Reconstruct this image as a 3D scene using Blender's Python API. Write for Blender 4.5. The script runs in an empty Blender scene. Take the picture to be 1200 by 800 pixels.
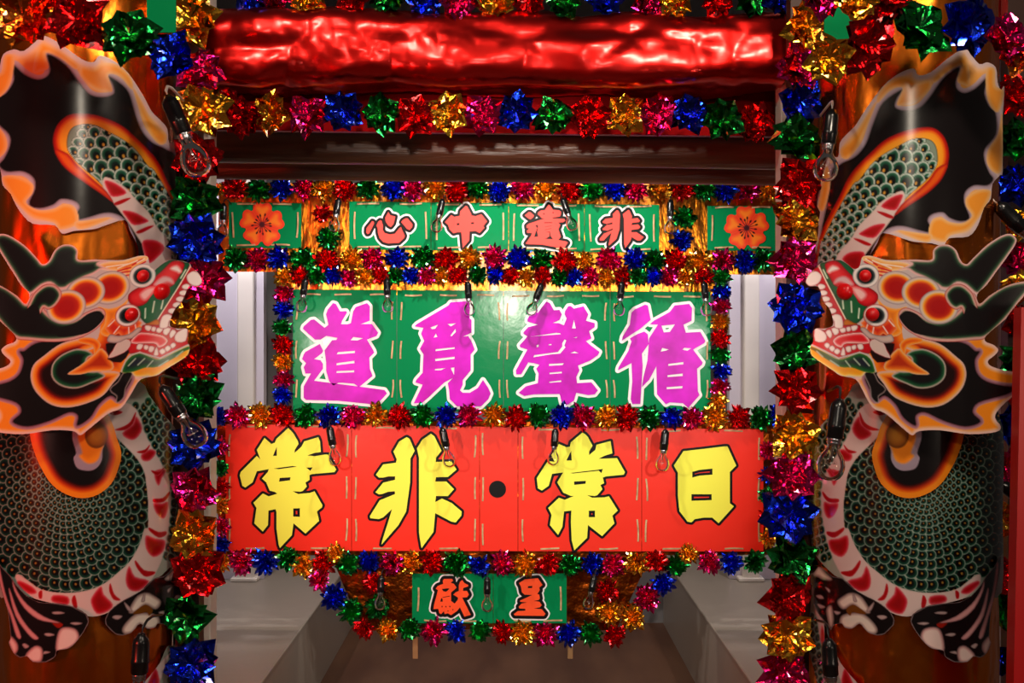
import bpy, math, random
import numpy as np
from mathutils import Vector, Matrix, Euler, noise
from mathutils.geometry import tessellate_polygon

scene = bpy.context.scene
col = scene.collection
PI = math.pi
random.seed(7)

# ------------------------------------------------------------------ camera
ZC = 1.62                      # camera height above the floor
F = 1200.0                     # focal length in pixels of a 1200 px wide frame
cam_data = bpy.data.cameras.new('camera')
cam_data.lens = 36.0
cam_data.sensor_width = 36.0
cam = bpy.data.objects.new('camera', cam_data)
cam.location = (0, 0, ZC)
cam.rotation_euler = (PI / 2, 0, 0)
col.objects.link(cam)
scene.camera = cam

# ------------------------------------------------------------------ world, lights, exposure
world = bpy.data.worlds.new('world')
scene.world = world
world.use_nodes = True
bg = world.node_tree.nodes['Background']
bg.inputs['Color'].default_value = (0.75, 0.62, 0.55, 1)
bg.inputs['Strength'].default_value = 0.05
scene.view_settings.view_transform = 'Standard'
scene.view_settings.look = 'None'
scene.view_settings.gamma = 1
scene.view_settings.exposure = 0.15
scene.view_settings.use_curve_mapping = False


def light(kind, name, loc, target, power, color=(1, 1, 1), size=0.1, spot=60, blend=0.6):
    d = bpy.data.lights.new(name, kind)
    d.energy = power
    d.color = color
    if kind == 'AREA':
        d.size = size
    else:
        d.shadow_soft_size = size
    if kind == 'SPOT':
        d.spot_size = math.radians(spot)
        d.spot_blend = blend
    o = bpy.data.objects.new(name, d)
    o.location = loc
    v = Vector(target) - Vector(loc)
    o.rotation_euler = v.to_track_quat('-Z', 'Y').to_euler()
    col.objects.link(o)
    return o


WARM = (1.0, 0.86, 0.68)
# stage lamps in front of and above the gate
light('AREA', 'lamp_front_left', (-0.8, 0.7, 3.15), (-0.6, 2.4, 1.9), 14, WARM, 0.22)
light('AREA', 'lamp_front_right', (0.85, 0.7, 3.15), (0.6, 2.4, 1.9), 20, WARM, 0.22)
light('AREA', 'lamp_front_middle', (0.15, -0.8, 2.7), (0.0, 2.6, 1.8), 9, WARM, 0.2)
light('AREA', 'fill_low_right', (1.9, 0.0, 1.5), (0.7, 2.3, 1.6), 5, (1, .8, .62), 0.2)  # added fill low on the right, gives the foil more glints
light('AREA', 'fill_low_left', (-1.7, -0.2, 1.6), (-0.7, 2.3, 1.6), 2.5, (1, .72, .6), 0.2)  # added fill low on the left, for foil glints too
# unseen spots added to brighten the white side bays behind the gate
light('SPOT', 'fill_bay_left', (-1.36, 4.55, 2.55), (-1.45, 5.3, 1.35), 42, (1, .93, .97), 0.05, 110)
light('SPOT', 'fill_bay_right', (1.32, 4.55, 2.55), (1.35, 5.3, 1.35), 34, (1, .93, .97), 0.05, 110)
light('SPOT', 'fill_floor', (0.0, 4.9, 2.9), (0.0, 5.2, 0.0), 60, WARM, 0.1, 100)  # added fill without a fixture, lifts the floor behind the signs
# lamps hidden behind the two pillars that light the sign boards
light('SPOT', 'lamp_sign_left', (-1.12, 2.62, 1.62), (-0.05, 4.4, 1.5), 48, (1, .93, .84), 0.03, 75)
light('SPOT', 'lamp_sign_right', (1.06, 2.62, 1.62), (0.0, 4.4, 1.5), 48, (1, .93, .84), 0.03, 75)
light('SPOT', 'lamp_sign_front', (0.0, -0.3, 1.95), (-0.02, 4.4, 1.25), 220, (1, .90, .78), 0.05, 33, .5)
light('SPOT', 'lamp_sign_top', (-0.02, 3.5, 2.7), (0.0, 4.4, 1.5), 62, (1, .93, .84), 0.04, 130)
# red lamp out to the left
light('SPOT', 'lamp_red', (-2.3, 0.1, 1.5), (-1.10, 2.2, 1.45), 110, (1, .04, .02), 0.15, 60)


# ------------------------------------------------------------------ helpers
def lin(c):
    return tuple(((x / 12.92) if x <= 0.04045 else ((x + 0.055) / 1.055) ** 2.4) for x in c)


def P(px, py, Y):
    """point of the place that stands at distance Y in front of the camera"""
    return ((px - 600.0) * Y / F, Y, ZC + (400.0 - py) * Y / F)


def mat(name, color, rough=0.5, metal=0.0, spec=0.5, bump=None, noise_col=None):
    m = bpy.data.materials.new(name)
    m.use_nodes = True
    nt = m.node_tree
    b = nt.nodes['Principled BSDF']
    c = lin(color)
    b.inputs['Base Color'].default_value = (*c, 1)
    b.inputs['Roughness'].default_value = rough
    b.inputs['Metallic'].default_value = metal
    b.inputs['Specular IOR Level'].default_value = spec
    tc = nt.nodes.new('ShaderNodeTexCoord')
    if bump:
        scale, strength, dist = bump[:3]
        n = nt.nodes.new('ShaderNodeTexNoise')
        n.inputs['Scale'].default_value = scale
        n.inputs['Detail'].default_value = 4
        mp = nt.nodes.new('ShaderNodeMapping')
        if len(bump) > 3:
            mp.inputs['Scale'].default_value = bump[3]
        nt.links.new(tc.outputs['Object'], mp.inputs['Vector'])
        nt.links.new(mp.outputs['Vector'], n.inputs['Vector'])
        bp = nt.nodes.new('ShaderNodeBump')
        bp.inputs['Strength'].default_value = strength
        bp.inputs['Distance'].default_value = dist
        nt.links.new(n.outputs['Fac'], bp.inputs['Height'])
        nt.links.new(bp.outputs['Normal'], b.inputs['Normal'])
    if noise_col:
        c2, scale, sc3 = noise_col
        n = nt.nodes.new('ShaderNodeTexNoise')
        n.inputs['Scale'].default_value = scale
        n.inputs['Detail'].default_value = 6
        mp = nt.nodes.new('ShaderNodeMapping')
        mp.inputs['Scale'].default_value = sc3
        nt.links.new(tc.outputs['Object'], mp.inputs['Vector'])
        nt.links.new(mp.outputs['Vector'], n.inputs['Vector'])
        r = nt.nodes.new('ShaderNodeValToRGB')
        r.color_ramp.elements[0].position = 0.35
        r.color_ramp.elements[1].position = 0.68
        r.color_ramp.elements[0].color = (*c, 1)
        r.color_ramp.elements[1].color = (*lin(c2), 1)
        nt.links.new(n.outputs['Fac'], r.inputs['Fac'])
        nt.links.new(r.outputs['Color'], b.inputs['Base Color'])
    return m


def foil(name, color, rough=0.15):
    m = mat(name, color, rough, 1.0, 0.5, bump=(1.6, 0.07, 0.12))
    b = m.node_tree.nodes['Principled BSDF']
    b.inputs['Coat Weight'].default_value = 0.5
    b.inputs['Coat Roughness'].default_value = 0.10
    return m


FOIL = {
    'red': foil('red_foil', (0.90, 0.05, 0.08)),
    'gold': foil('gold_foil', (0.98, 0.72, 0.20)),
    'pink': foil('pink_foil', (0.90, 0.10, 0.48)),
    'blue': foil('blue_foil', (0.07, 0.20, 0.85)),
    'green': foil('green_foil', (0.08, 0.58, 0.24)),
    'orange': foil('orange_foil', (0.97, 0.48, 0.12)),
}
M = {
    'beam_foil': mat('crumpled_red_foil', (0.90, 0.10, 0.08), 0.30, 1.0, bump=(6, 0.12, 0.03)),
    'pillar_foil': mat('orange_pillar_foil', (0.96, 0.50, 0.14), 0.27, 1.0, bump=(7, 0.22, 0.03, (1, 1, .45))),
    'gold_sheet': mat('gold_sheet_foil', (0.88, 0.52, 0.12), 0.28, 1.0, bump=(14, 0.8, 0.02, (1.6, 1, .5))),
    'amber_sheet': mat('amber_sheet_foil', (0.55, 0.25, 0.06), 0.3, 1.0, bump=(12, 0.8, 0.02)),
    'green_board': mat('green_card', (0.03, 0.50, 0.29), 0.15, 0, 0.13, bump=(7, 0.10, 0.012)),
    'red_board': mat('red_card', (0.95, 0.16, 0.075), 0.42, 0, 0.4, bump=(6, 0.2, 0.01)),
    'black': mat('black_paint', (0.04, 0.035, 0.04), 0.45, 0, 0.2),
    'yellow': mat('yellow_paint', (0.97, 0.96, 0.33), 0.35, 0, 0.2),
    'magenta': mat('magenta_paint', (0.84, 0.06, 0.80), 0.4, 0, 0.15, noise_col=((0.70, 0.03, 0.64), 9, (1, 1, 1))),
    'white': mat('white_paint', (0.93, 0.91, 0.91), 0.4, 0, 0.2),
    'coral': mat('coral_paint', (0.98, 0.30, 0.27), 0.4, 0, 0.15),
    'vermilion': mat('vermilion_paint', (0.98, 0.33, 0.17), 0.4, 0, 0.15),
    'splint': mat('split_bamboo', (0.80, 0.68, 0.50), 0.6, noise_col=((0.66, 0.50, 0.34), 40, (1, 1, 1))),
    'bamboo': mat('bamboo_leg', (0.62, 0.46, 0.30), 0.5),
    'socket': mat('black_bakelite', (0.05, 0.05, 0.055), 0.25),
    'collar': mat('aluminium_collar', (0.75, 0.75, 0.77), 0.25, 1.0),
    'cord_w': mat('white_cord', (0.85, 0.84, 0.82), 0.4),
    'cord_b': mat('black_cord', (0.05, 0.05, 0.05), 0.4),
    'wire': mat('filament_wire', (0.75, 0.72, 0.7), 0.3, 1.0),
    'log': mat('dark_log_wood', (0.25, 0.135, 0.085), 0.40, 0, 0.5, bump=(34, .8, .012, (.10, 1, 1)),
               noise_col=((0.45, 0.29, 0.20), 22, (.08, 1, 1))),
    'post_wood': mat('dark_post_wood', (0.22, 0.11, 0.07), 0.55),
    'valance_foil': mat('dark_red_foil', (0.42, 0.03, 0.04), 0.45, 1.0),
    'white_wall': mat('lavender_white_wall', (0.80, 0.77, 0.82), 0.6),
    'white_trim': mat('white_painted_wood', (0.90, 0.87, 0.84), 0.45),
    'grey_wall': mat('grey_wall', (0.50, 0.49, 0.50), 0.6),
    'ledge': mat('grey_ledge_paint', (0.60, 0.56, 0.52), 0.35, bump=(18, .08, .01)),
    'floor': mat('brown_floor', (0.33, 0.21, 0.15), 0.40, noise_col=((0.42, 0.29, 0.21), 5, (1, .3, 1))),
    'dark': mat('dark_ceiling', (0.12, 0.10, 0.10), 0.8),
    'red_panel': mat('red_painted_board', (0.72, 0.06, 0.07), 0.4),
    'red_dome': mat('red_gloss_bead', (0.80, 0.04, 0.06), 0.12),
}


def vcol_mat(name, rough, spec=0.5):
    m = mat(name, (1, 1, 1), rough, 0, spec, bump=(5, 0.10, 0.01))
    nt = m.node_tree
    a = nt.nodes.new('ShaderNodeVertexColor')
    a.layer_name = 'paint'
    nt.links.new(a.outputs['Color'], nt.nodes['Principled BSDF'].inputs['Base Color'])
    return m


M['paint'] = vcol_mat('painted_lacquered_card', 0.22)
M['paint_flat'] = vcol_mat('painted_card', 0.35)


def glass_mat():
    """thin clear glass of a bulb: reflects at grazing angles, else lets light through"""
    m = bpy.data.materials.new('clear_bulb_glass')
    m.use_nodes = True
    nt = m.node_tree
    nt.nodes.clear()
    out = nt.nodes.new('ShaderNodeOutputMaterial')
    mix = nt.nodes.new('ShaderNodeMixShader')
    tr = nt.nodes.new('ShaderNodeBsdfTransparent')
    tr.inputs['Color'].default_value = (.97, .965, .95, 1)
    gl = nt.nodes.new('ShaderNodeBsdfGlossy')
    gl.inputs['Roughness'].default_value = 0.05
    fr = nt.nodes.new('ShaderNodeFresnel')
    fr.inputs['IOR'].default_value = 1.45
    nt.links.new(fr.outputs[0], mix.inputs[0])
    nt.links.new(tr.outputs[0], mix.inputs[1])
    nt.links.new(gl.outputs[0], mix.inputs[2])
    nt.links.new(mix.outputs[0], out.inputs['Surface'])
    return m


M['glass'] = glass_mat()
for _k in ('beam_foil', 'gold_sheet'):
    _b = M[_k].node_tree.nodes['Principled BSDF']
    _b.inputs['Coat Weight'].default_value = 0.6
    _b.inputs['Coat Roughness'].default_value = 0.2


def tag(o, label=None, cat=None, group=None, kind=None):
    if label: o['label'] = label
    if cat: o['category'] = cat
    if group: o['group'] = group
    if kind: o['kind'] = kind
    return o


def empty(name, loc):
    o = bpy.data.objects.new(name, None)
    o.location = loc
    o.empty_display_size = 0.05
    col.objects.link(o)
    return o


def link(name, me, parent=None):
    o = bpy.data.objects.new(name, me)
    col.objects.link(o)
    if parent is not None:
        o.parent = parent
        if parent.type == 'EMPTY':
            o.matrix_parent_inverse = Matrix.Translation(-Vector(parent.location))
    return o


class MB:
    """collects the shape of ONE object"""
    def __init__(self):
        self.v, self.f, self.mi, self.sm = [], [], [], []

    def add(self, vs, fs, mi=0, smooth=False):
        o = len(self.v)
        self.v += [tuple(p) for p in vs]
        for f in fs:
            self.f.append(tuple(i + o for i in f)); self.mi.append(mi); self.sm.append(smooth)
        return self

    def box(self, x0, x1, y0, y1, z0, z1, mi=0, bev=0.0):
        b = min(bev, (x1 - x0) / 3, (y1 - y0) / 3, (z1 - z0) / 3)
        if b <= 0:
            vs = [(x, y, z) for z in (z0, z1) for y in (y0, y1) for x in (x0, x1)]
            return self.add(vs, [(0, 2, 3, 1), (4, 5, 7, 6), (0, 1, 5, 4), (2, 6, 7, 3), (0, 4, 6, 2), (1, 3, 7, 5)], mi)
        def ring(xa, xb, ya, yb, z):
            return [(xa + b, ya, z), (xb - b, ya, z), (xb, ya + b, z), (xb, yb - b, z), (xb - b, yb, z), (xa + b, yb, z), (xa, yb - b, z), (xa, ya + b, z)]
        rs = [ring(x0 + b, x1 - b, y0 + b, y1 - b, z0), ring(x0, x1, y0, y1, z0 + b), ring(x0, x1, y0, y1, z1 - b), ring(x0 + b, x1 - b, y0 + b, y1 - b, z1)]
        vs = sum(rs, [])
        fs = [tuple(range(7, -1, -1)), tuple(range(24, 32))]
        for k in range(3):
            for i in range(8):
                j = (i + 1) % 8
                fs.append((k * 8 + i, k * 8 + j, k * 8 + 8 + j, k * 8 + 8 + i))
        return self.add(vs, fs, mi)

    def slab(self, front, thick, mi=0):
        """quad (4 points seen from the camera) given a thickness away from it"""
        vs = [Vector(p) for p in front] + [Vector(p) + Vector((0, thick, 0)) for p in front]
        return self.add(vs, [(0, 1, 2, 3), (7, 6, 5, 4), (0, 4, 5, 1), (1, 5, 6, 2), (2, 6, 7, 3), (3, 7, 4, 0)], mi)

    def tube(self, pts, r, n=8, mi=0, cap=True):
        pts = [Vector(p) for p in pts]
        vs, fs = [], []
        for i, p in enumerate(pts):
            d = (pts[min(i + 1, len(pts) - 1)] - pts[max(i - 1, 0)]).normalized()
            a = d.cross(Vector((0.13, 0.31, 0.94)))
            if a.length < 1e-4: a = d.cross(Vector((1, 0, 0)))
            a.normalize(); b = d.cross(a)
            rr = r[i] if isinstance(r, (list, tuple)) else r
            for k in range(n):
                t = 2 * PI * k / n
                vs.append(p + a * (rr * math.cos(t)) + b * (rr * math.sin(t)))
        for i in range(len(pts) - 1):
            for k in range(n):
                j = (k + 1) % n
                fs.append((i * n + k, i * n + j, i * n + n + j, i * n + n + k))
        if cap:
            fs.append(tuple(range(n))); fs.append(tuple(range(len(vs) - n, len(vs))))
        return self.add(vs, fs, mi, True)

    def lathe(self, prof, n=20, mi=0, c=(0, 0, 0)):
        """profile of (radius, z)"""
        vs, fs = [], []
        for (r, z) in prof:
            for k in range(n):
                t = 2 * PI * k / n
                vs.append((c[0] + r * math.cos(t), c[1] + r * math.sin(t), c[2] + z))
        for i in range(len(prof) - 1):
            for k in range(n):
                j = (k + 1) % n
                fs.append((i * n + k, i * n + j, i * n + n + j, i * n + n + k))
        return self.add(vs, fs, mi, True)

    def mesh(self, name, mats):
        me = bpy.data.meshes.new(name)
        me.from_pydata(self.v, [], self.f)
        for m in (mats if isinstance(mats, (list, tuple)) else [mats]):
            me.materials.append(m)
        me.polygons.foreach_set('material_index', self.mi)
        me.polygons.foreach_set('use_smooth', self.sm)
        me.update()
        return me

    def build(self, name, mats, parent=None):
        return link(name, self.mesh(name, mats), parent)


ORD = ['zeroth', 'first', 'second', 'third', 'fourth', 'fifth', 'sixth', 'seventh', 'eighth', 'ninth', 'tenth', 'eleventh', 'twelfth']

# ------------------------------------------------------------------ the setting
def struct(name, mb, m):
    o = mb.build(name, m)
    o['kind'] = 'structure'
    return o


XL, XR, YB = -1.62, 1.58, 5.9
struct('floor', MB().box(-2.6, 2.6, -1.5, YB + .1, -.05, 0), M['floor'])
struct('wall_back', MB().box(XL - .1, XR + .1, YB, YB + .1, 0, 3.2), M['grey_wall'])
struct('wall_left', MB().box(XL - .1, XL, 2.9, YB, 0, 3.2), M['grey_wall'])
struct('wall_right', MB().box(XR, XR + .1, 2.9, YB, 0, 3.2), M['grey_wall'])
struct('ceiling', MB().box(XL - .1, XR + .1, 2.9, YB + .1, 3.2, 3.3), M['dark'])

# recessed white wall bays with a pilaster, standing on the grey ledges
YW = 5.3
for n, (xa, xb, xp0, xp1, xe) in enumerate((( -1.60, -1.285, -1.41, -1.325, -1.30), (1.125, 1.56, 1.19, 1.27, 1.14))):
    o = struct('trim_%d' % (n + 1), MB().box(xa, xb, YW, YW + .06, .392, 3.19), M['white_wall'])
    p = MB().box(xp0, xp1, YW - .05, YW, .392, 3.19, 0, .006).build('pilaster', M['white_trim'], o)
    e = MB().box(xa if n == 0 else xb - .05, (xa + .05) if n == 0 else xb, YW - .03, YW, .392, 3.19, 0, .004).build('edge_strip', M['white_trim'], o)
    MB().box(xp0 - .03, xp1 + .02, YW - .07, YW - .0, .392, .41, 0, .003).build('pilaster_base', M['white_trim'], o)

for side, (x0, x1, xi) in {'left': (-1.60, -.905, 1), 'right': (.865, 1.56, -1)}.items():
    e = empty('ledge', ((x0 + x1) / 2, 4.4, 0))
    tag(e, 'long low grey painted ledge along the %s wall under the white bay' % side, 'ledge')
    MB().box(x0, x1, 2.95, YB - .01, .37, .39, 0, .004).build('top_board', M['ledge'], e)
    if xi > 0:
        MB().box(x1 - .03, x1 - .004, 2.96, YB - .02, 0.001, .37).build('front_board', M['ledge'], e)
    else:
        MB().box(x0 + .004, x0 + .03, 2.96, YB - .02, 0.001, .37).build('front_board', M['ledge'], e)

# white posts of the gate, behind the flower garlands
for side, px0, px1 in (('left', 222, 249), ('right', 913, 934)):
    a = P(px0, 400, 2.62); b = P(px1, 400, 2.62)
    o = MB().box(a[0], b[0], 2.60, 2.66, 0.001, 2.6, 0, .004).build('gate_post', M['white_trim'])
    tag(o, 'slim white wooden gate post behind the foil flowers on the %s side' % side, 'post')


# beam wrapped in crumpled red foil
def crumple(x, s):
    """ridged facets like foil that was crumpled and smoothed out"""
    v = Vector((x, s, 0.0))
    h = 0
    for sc, amp, off in ((2.2, 1.0, 0), (5.5, .55, 4.1), (13.0, .22, 9.3)):
        q = Vector((x * sc + off, s * sc * 1.9, off))
        q = q + noise.noise_vector(q * .6) * .4
        if off > 1: amp *= max(0, .5 + 1.4 * noise.noise(Vector((x * 2.1, s * 3, off))))
        d, pts = noise.voronoi(q)
        h += amp * (d[1] - d[0])
    return h


def wrapped_beam():
    Y, n_u, n_s = 2.62, 300, 56
    xa, za = P(238, 61, Y - .1)[0], P(238, 61, Y)[2]
    xb = P(926, 61, Y - .1)[0]
    zb = P(926, 64, Y)[2]
    vs, fs = [], []
    for i in range(n_u + 1):
        u = i / n_u
        x = xa + (xb - xa) * u
        zc = za + (zb - za) * u
        for k in range(n_s):
            t = 2 * PI * k / n_s
            ct, st = math.cos(t), math.sin(t)
            # rounded square section
            q = (abs(ct) ** 3.2 + abs(st) ** 3.2) ** (-1 / 3.2)
            sag = noise.noise(Vector((x * 2.3, math.cos(t) * .6, math.sin(t) * .9))) * .014
            r = .095 * q - .010 + crumple(x * 1.3, t * .13) * .027 + sag
            vs.append((x, Y + r * ct, zc + r * st * 1.03))
    for i in range(n_u):
        for k in range(n_s):
            j = (k + 1) % n_s
            fs.append((i * n_s + k, i * n_s + j, i * n_s + n_s + j, i * n_s + n_s + k))
    fs.append(tuple(range(n_s)))
    fs.append(tuple(range(n_u * n_s, n_u * n_s + n_s)))
    m = MB().add(vs, fs, 0, True)
    o = m.build('wrapped_beam', M['beam_foil'])
    tag(o, 'thick crossbeam wrapped in crumpled red foil at the top of the gate', 'beam')


wrapped_beam()


def log(name, pxl, pyl, pyr, rpx, Y, label):
    xa, xb = XL, XR
    za, zb = P(0, pyl - 5, Y)[2], P(0, pyr + 4, Y)[2]
    r0 = rpx * Y / F
    vs, fs, n_s, n_u = [], [], 28, 110
    for i in range(n_u + 1):
        u = i / n_u
        for k in range(n_s):
            t = 2 * PI * k / n_s
            x = xa + (xb - xa) * u
            r = r0 * (1 + .05 * noise.noise(Vector((x * 1.2, math.cos(t), math.sin(t) + Y))) + .025 * noise.noise(Vector((x * 2, 5 * math.cos(t), 5 * math.sin(t)))))
            vs.append((x, Y + r * math.cos(t), za + (zb - za) * u + r * math.sin(t)))
    for i in range(n_u):
        for k in range(n_s):
            j = (k + 1) % n_s
            fs.append((i * n_s + k, i * n_s + j, i * n_s + n_s + j, i * n_s + n_s + k))
    fs += [tuple(range(n_s)), tuple(range(n_u * n_s, n_u * n_s + n_s))]
    tag(MB().add(vs, fs, 0, True).build(name, M['log']), label, 'log')


q = [P(238, 92, 2.70), P(238, 152, 2.70), P(926, 160, 2.70), P(926, 96, 2.70)]
tag(MB().slab(q, .02).build('foil_valance', M['valance_foil']), 'flat strip of dark red foil behind the flowers under the wrapped beam', 'foil sheet')
log('wooden_log', 236, 173, 179, 19, 2.95, 'thick dark brown wooden log crossing above the green flower-tile row')
log('wooden_log', 236, 201, 205, 11, 3.35, 'thin dark wooden log just below the thick one')

# red board at the right edge of the frame
a, b = P(1197, 360, 1.95), P(1183, 800, 1.95)
m = MB().slab([(a[0], 1.95, a[2]), (b[0] - .012, 1.95, 0.001), (b[0] + .45, 1.95, 0.001), (a[0] + .45, 1.95, a[2])], .03)
tag(m.build('red_board', M['red_panel']), 'plain red board standing at the far right edge beside the pillar', 'board')

# backing boards at the top corners and behind the garlands
for px0, px1, py0, py1, Y, m, lab in (
        (-60, 246, -70, 58, 2.75, M['beam_foil'], 'red foil covered lintel board behind the flowers at top left'),
        (922, 1290, -70, 62, 2.75, M['beam_foil'], 'red foil covered lintel board behind the flowers at top right')):
    q = [P(px0, py0, Y), P(px0, py1, Y), P(px1, py1, Y), P(px1, py0, Y)]
    tag(MB().slab(q, .03).build('lintel_board', m), lab, 'board')
for px0, px1, py0, py1, ys, lab in ((172, 206, -8, 38, 2.21, 'small plain green sheet between the flowers at top left'),
                                (966, 1000, 8, 46, 2.17, 'small plain green sheet between the flowers at top right')):
    q = [P(px0, py0, ys), P(px0, py1, ys), P(px1, py1, ys), P(px1, py0, ys)]
    tag(MB().slab(q, .004).build('green_sheet', M['green_board']), lab, 'sheet')
for px0, px1, lab in ((206, 236, 'dark wooden batten that carries the flowers beside the left pillar'),
                      (924, 958, 'dark wooden batten that carries the flowers beside the right pillar')):
    a = P(px0, 400, 2.42); b = P(px1, 400, 2.42)
    tag(MB().box(a[0], b[0], 2.40, 2.44, .001, 2.55).build('batten', M['post_wood']), lab, 'batten')
a = P(1177, 400, 2.72); b = P(1260, 400, 2.72)
tag(MB().box(a[0], b[0], 2.70, 2.74, .001, 2.55).build('batten', M['post_wood']), 'dark wooden batten behind the flowers at the far right edge', 'batten')

# ------------------------------------------------------------------ sign boards with brush lettering
YS = 4.40


def smooth_poly(p, n):
    """closed Catmull-Rom through the points"""
    if n <= 1: return [tuple(q) for q in p]
    out, L = [], len(p)
    for i in range(L):
        p0, p1, p2, p3 = (np.array(p[(i + k) % L], float) for k in (-1, 0, 1, 2))
        for k in range(n):
            t = k / n
            q = .5 * ((2 * p1) + (-p0 + p2) * t + (2 * p0 - 5 * p1 + 4 * p2 - p3) * t * t + (-p0 + 3 * p1 - 3 * p2 + p3) * t ** 3)
            out.append((q[0], q[1]))
    return out


def zc(x0, y0, s, pts):
    return [(x0 + x / s, y0 + y / s) for x, y in pts]


def fill_poly(mb, loops, off, mi):
    """loops (outer + holes) in photo units on the sign plane"""
    pts = [[Vector(P(x, y, YS - off)) for x, y in lp] for lp in loops]
    flat = [p for lp in pts for p in lp]
    flat2 = [[Vector((p.x, p.z, 0)) for p in lp] for lp in pts]
    mb.add(flat, tessellate_polygon(flat2), mi)


def stroke_poly(mb, loop, half, off, mi, cnt):
    n = len(loop)
    for i in range(n):
        (x0, y0), (x1, y1) = loop[i], loop[(i + 1) % n]
        o = off + cnt[0] * 1.0e-5; cnt[0] += 1
        dx, dy = x1 - x0, y1 - y0
        L = math.hypot(dx, dy)
        if L < 1e-6: continue
        nx, ny = -dy / L * half, dx / L * half
        # capsule: quad with a round end at both points
        a0 = math.atan2(ny, nx)
        ring = [(x0 + half * math.cos(a0 + t * PI / 5), y0 + half * math.sin(a0 + t * PI / 5)) for t in range(6)]
        ring += [(x1 + half * math.cos(a0 + PI + t * PI / 5), y1 + half * math.sin(a0 + PI + t * PI / 5)) for t in range(6)]
        mb.add([P(x, y, YS - o) for x, y in ring], [tuple(range(12))], mi)


def character(parent, polys, fill, layers, label, sm=1):
    """polys: list of [outer, hole, hole...]; layers: [(half width, material), ...] widest first"""
    mb, mats, cnt = MB(), [], [0]
    off = .0012
    for half, m in layers:
        mats.append(M[m])
        cnt[0] = 0
        for loops in polys:
            for lp in loops:
                stroke_poly(mb, smooth_poly(lp, sm), half, off, len(mats) - 1, cnt)
        off += .0022 if len(layers) > 1 else .0026
    mats.append(M[fill])
    for loops in polys:
        fill_poly(mb, [smooth_poly(lp, sm) for lp in loops], off + .0006, len(mats) - 1)
    o = mb.build('painted_character', mats, parent)
    o['label'] = label
    return o


def panel(parent, q, m, splints=(), thick=.006, jit=True):
    """one card of a sign: q = photo corners tl, tr, br, bl"""
    o = MB().slab([P(*q[0], YS), P(*q[3], YS), P(*q[2], YS), P(*q[1], YS)], thick).build('panel', M[m], parent)
    for (x, y, dx, dy) in splints:
        L = math.hypot(dx, dy)
        nx, ny = -dy / L * .95, dx / L * .95
        w = MB()
        n = 5
        vs, fs = [], []
        bend = random.uniform(-.8, .8)
        for k in range(n):
            t = k / (n - 1) - .5
            bx = x + dx * t + nx * bend * (1 - 4 * t * t)
            by = y + dy * t + ny * bend * (1 - 4 * t * t)
            lift = .0008 + .0030 * (1 - (2 * t) ** 2)
            for s, dep in ((1, 0), (1, .0022), (-1, .0022), (-1, 0)):
                vs.append(P(bx + nx * s, by + ny * s, YS - lift - dep))
        for k in range(n - 1):
            for c in range(4):
                d = (c + 1) % 4
                fs.append((k * 4 + c, k * 4 + d, k * 4 + 4 + d, k * 4 + 4 + c))
        fs += [(0, 1, 2, 3), (16, 17, 18, 19)]
        w.add(vs, fs).build('bamboo_splint', M['splint'], o)
    return o


def splits(x0, x1, y0, y1, vx=6, vn=2, hn=2, hl=22, vl=24, top=4, bottom=4, sides='lr'):
    r = []
    for k in range(vn):
        y = y0 + (y1 - y0) * (k + .5) / vn
        if 'l' in sides: r.append((x0 + vx + random.uniform(-.6, .6), y, random.uniform(-1.6, 1.6), vl))
        if 'r' in sides: r.append((x1 - vx + random.uniform(-.6, .6), y, random.uniform(-1.6, 1.6), vl))
    for k in range(hn):
        x = x0 + (x1 - x0) * (k + .5) / hn
        if top: r.append((x + random.uniform(-3, 3), y0 + top, hl, random.uniform(-1, 1)))
        if bottom: r.append((x + random.uniform(-3, 3), y1 - bottom, hl, random.uniform(-1, 1)))
    return r


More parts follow.
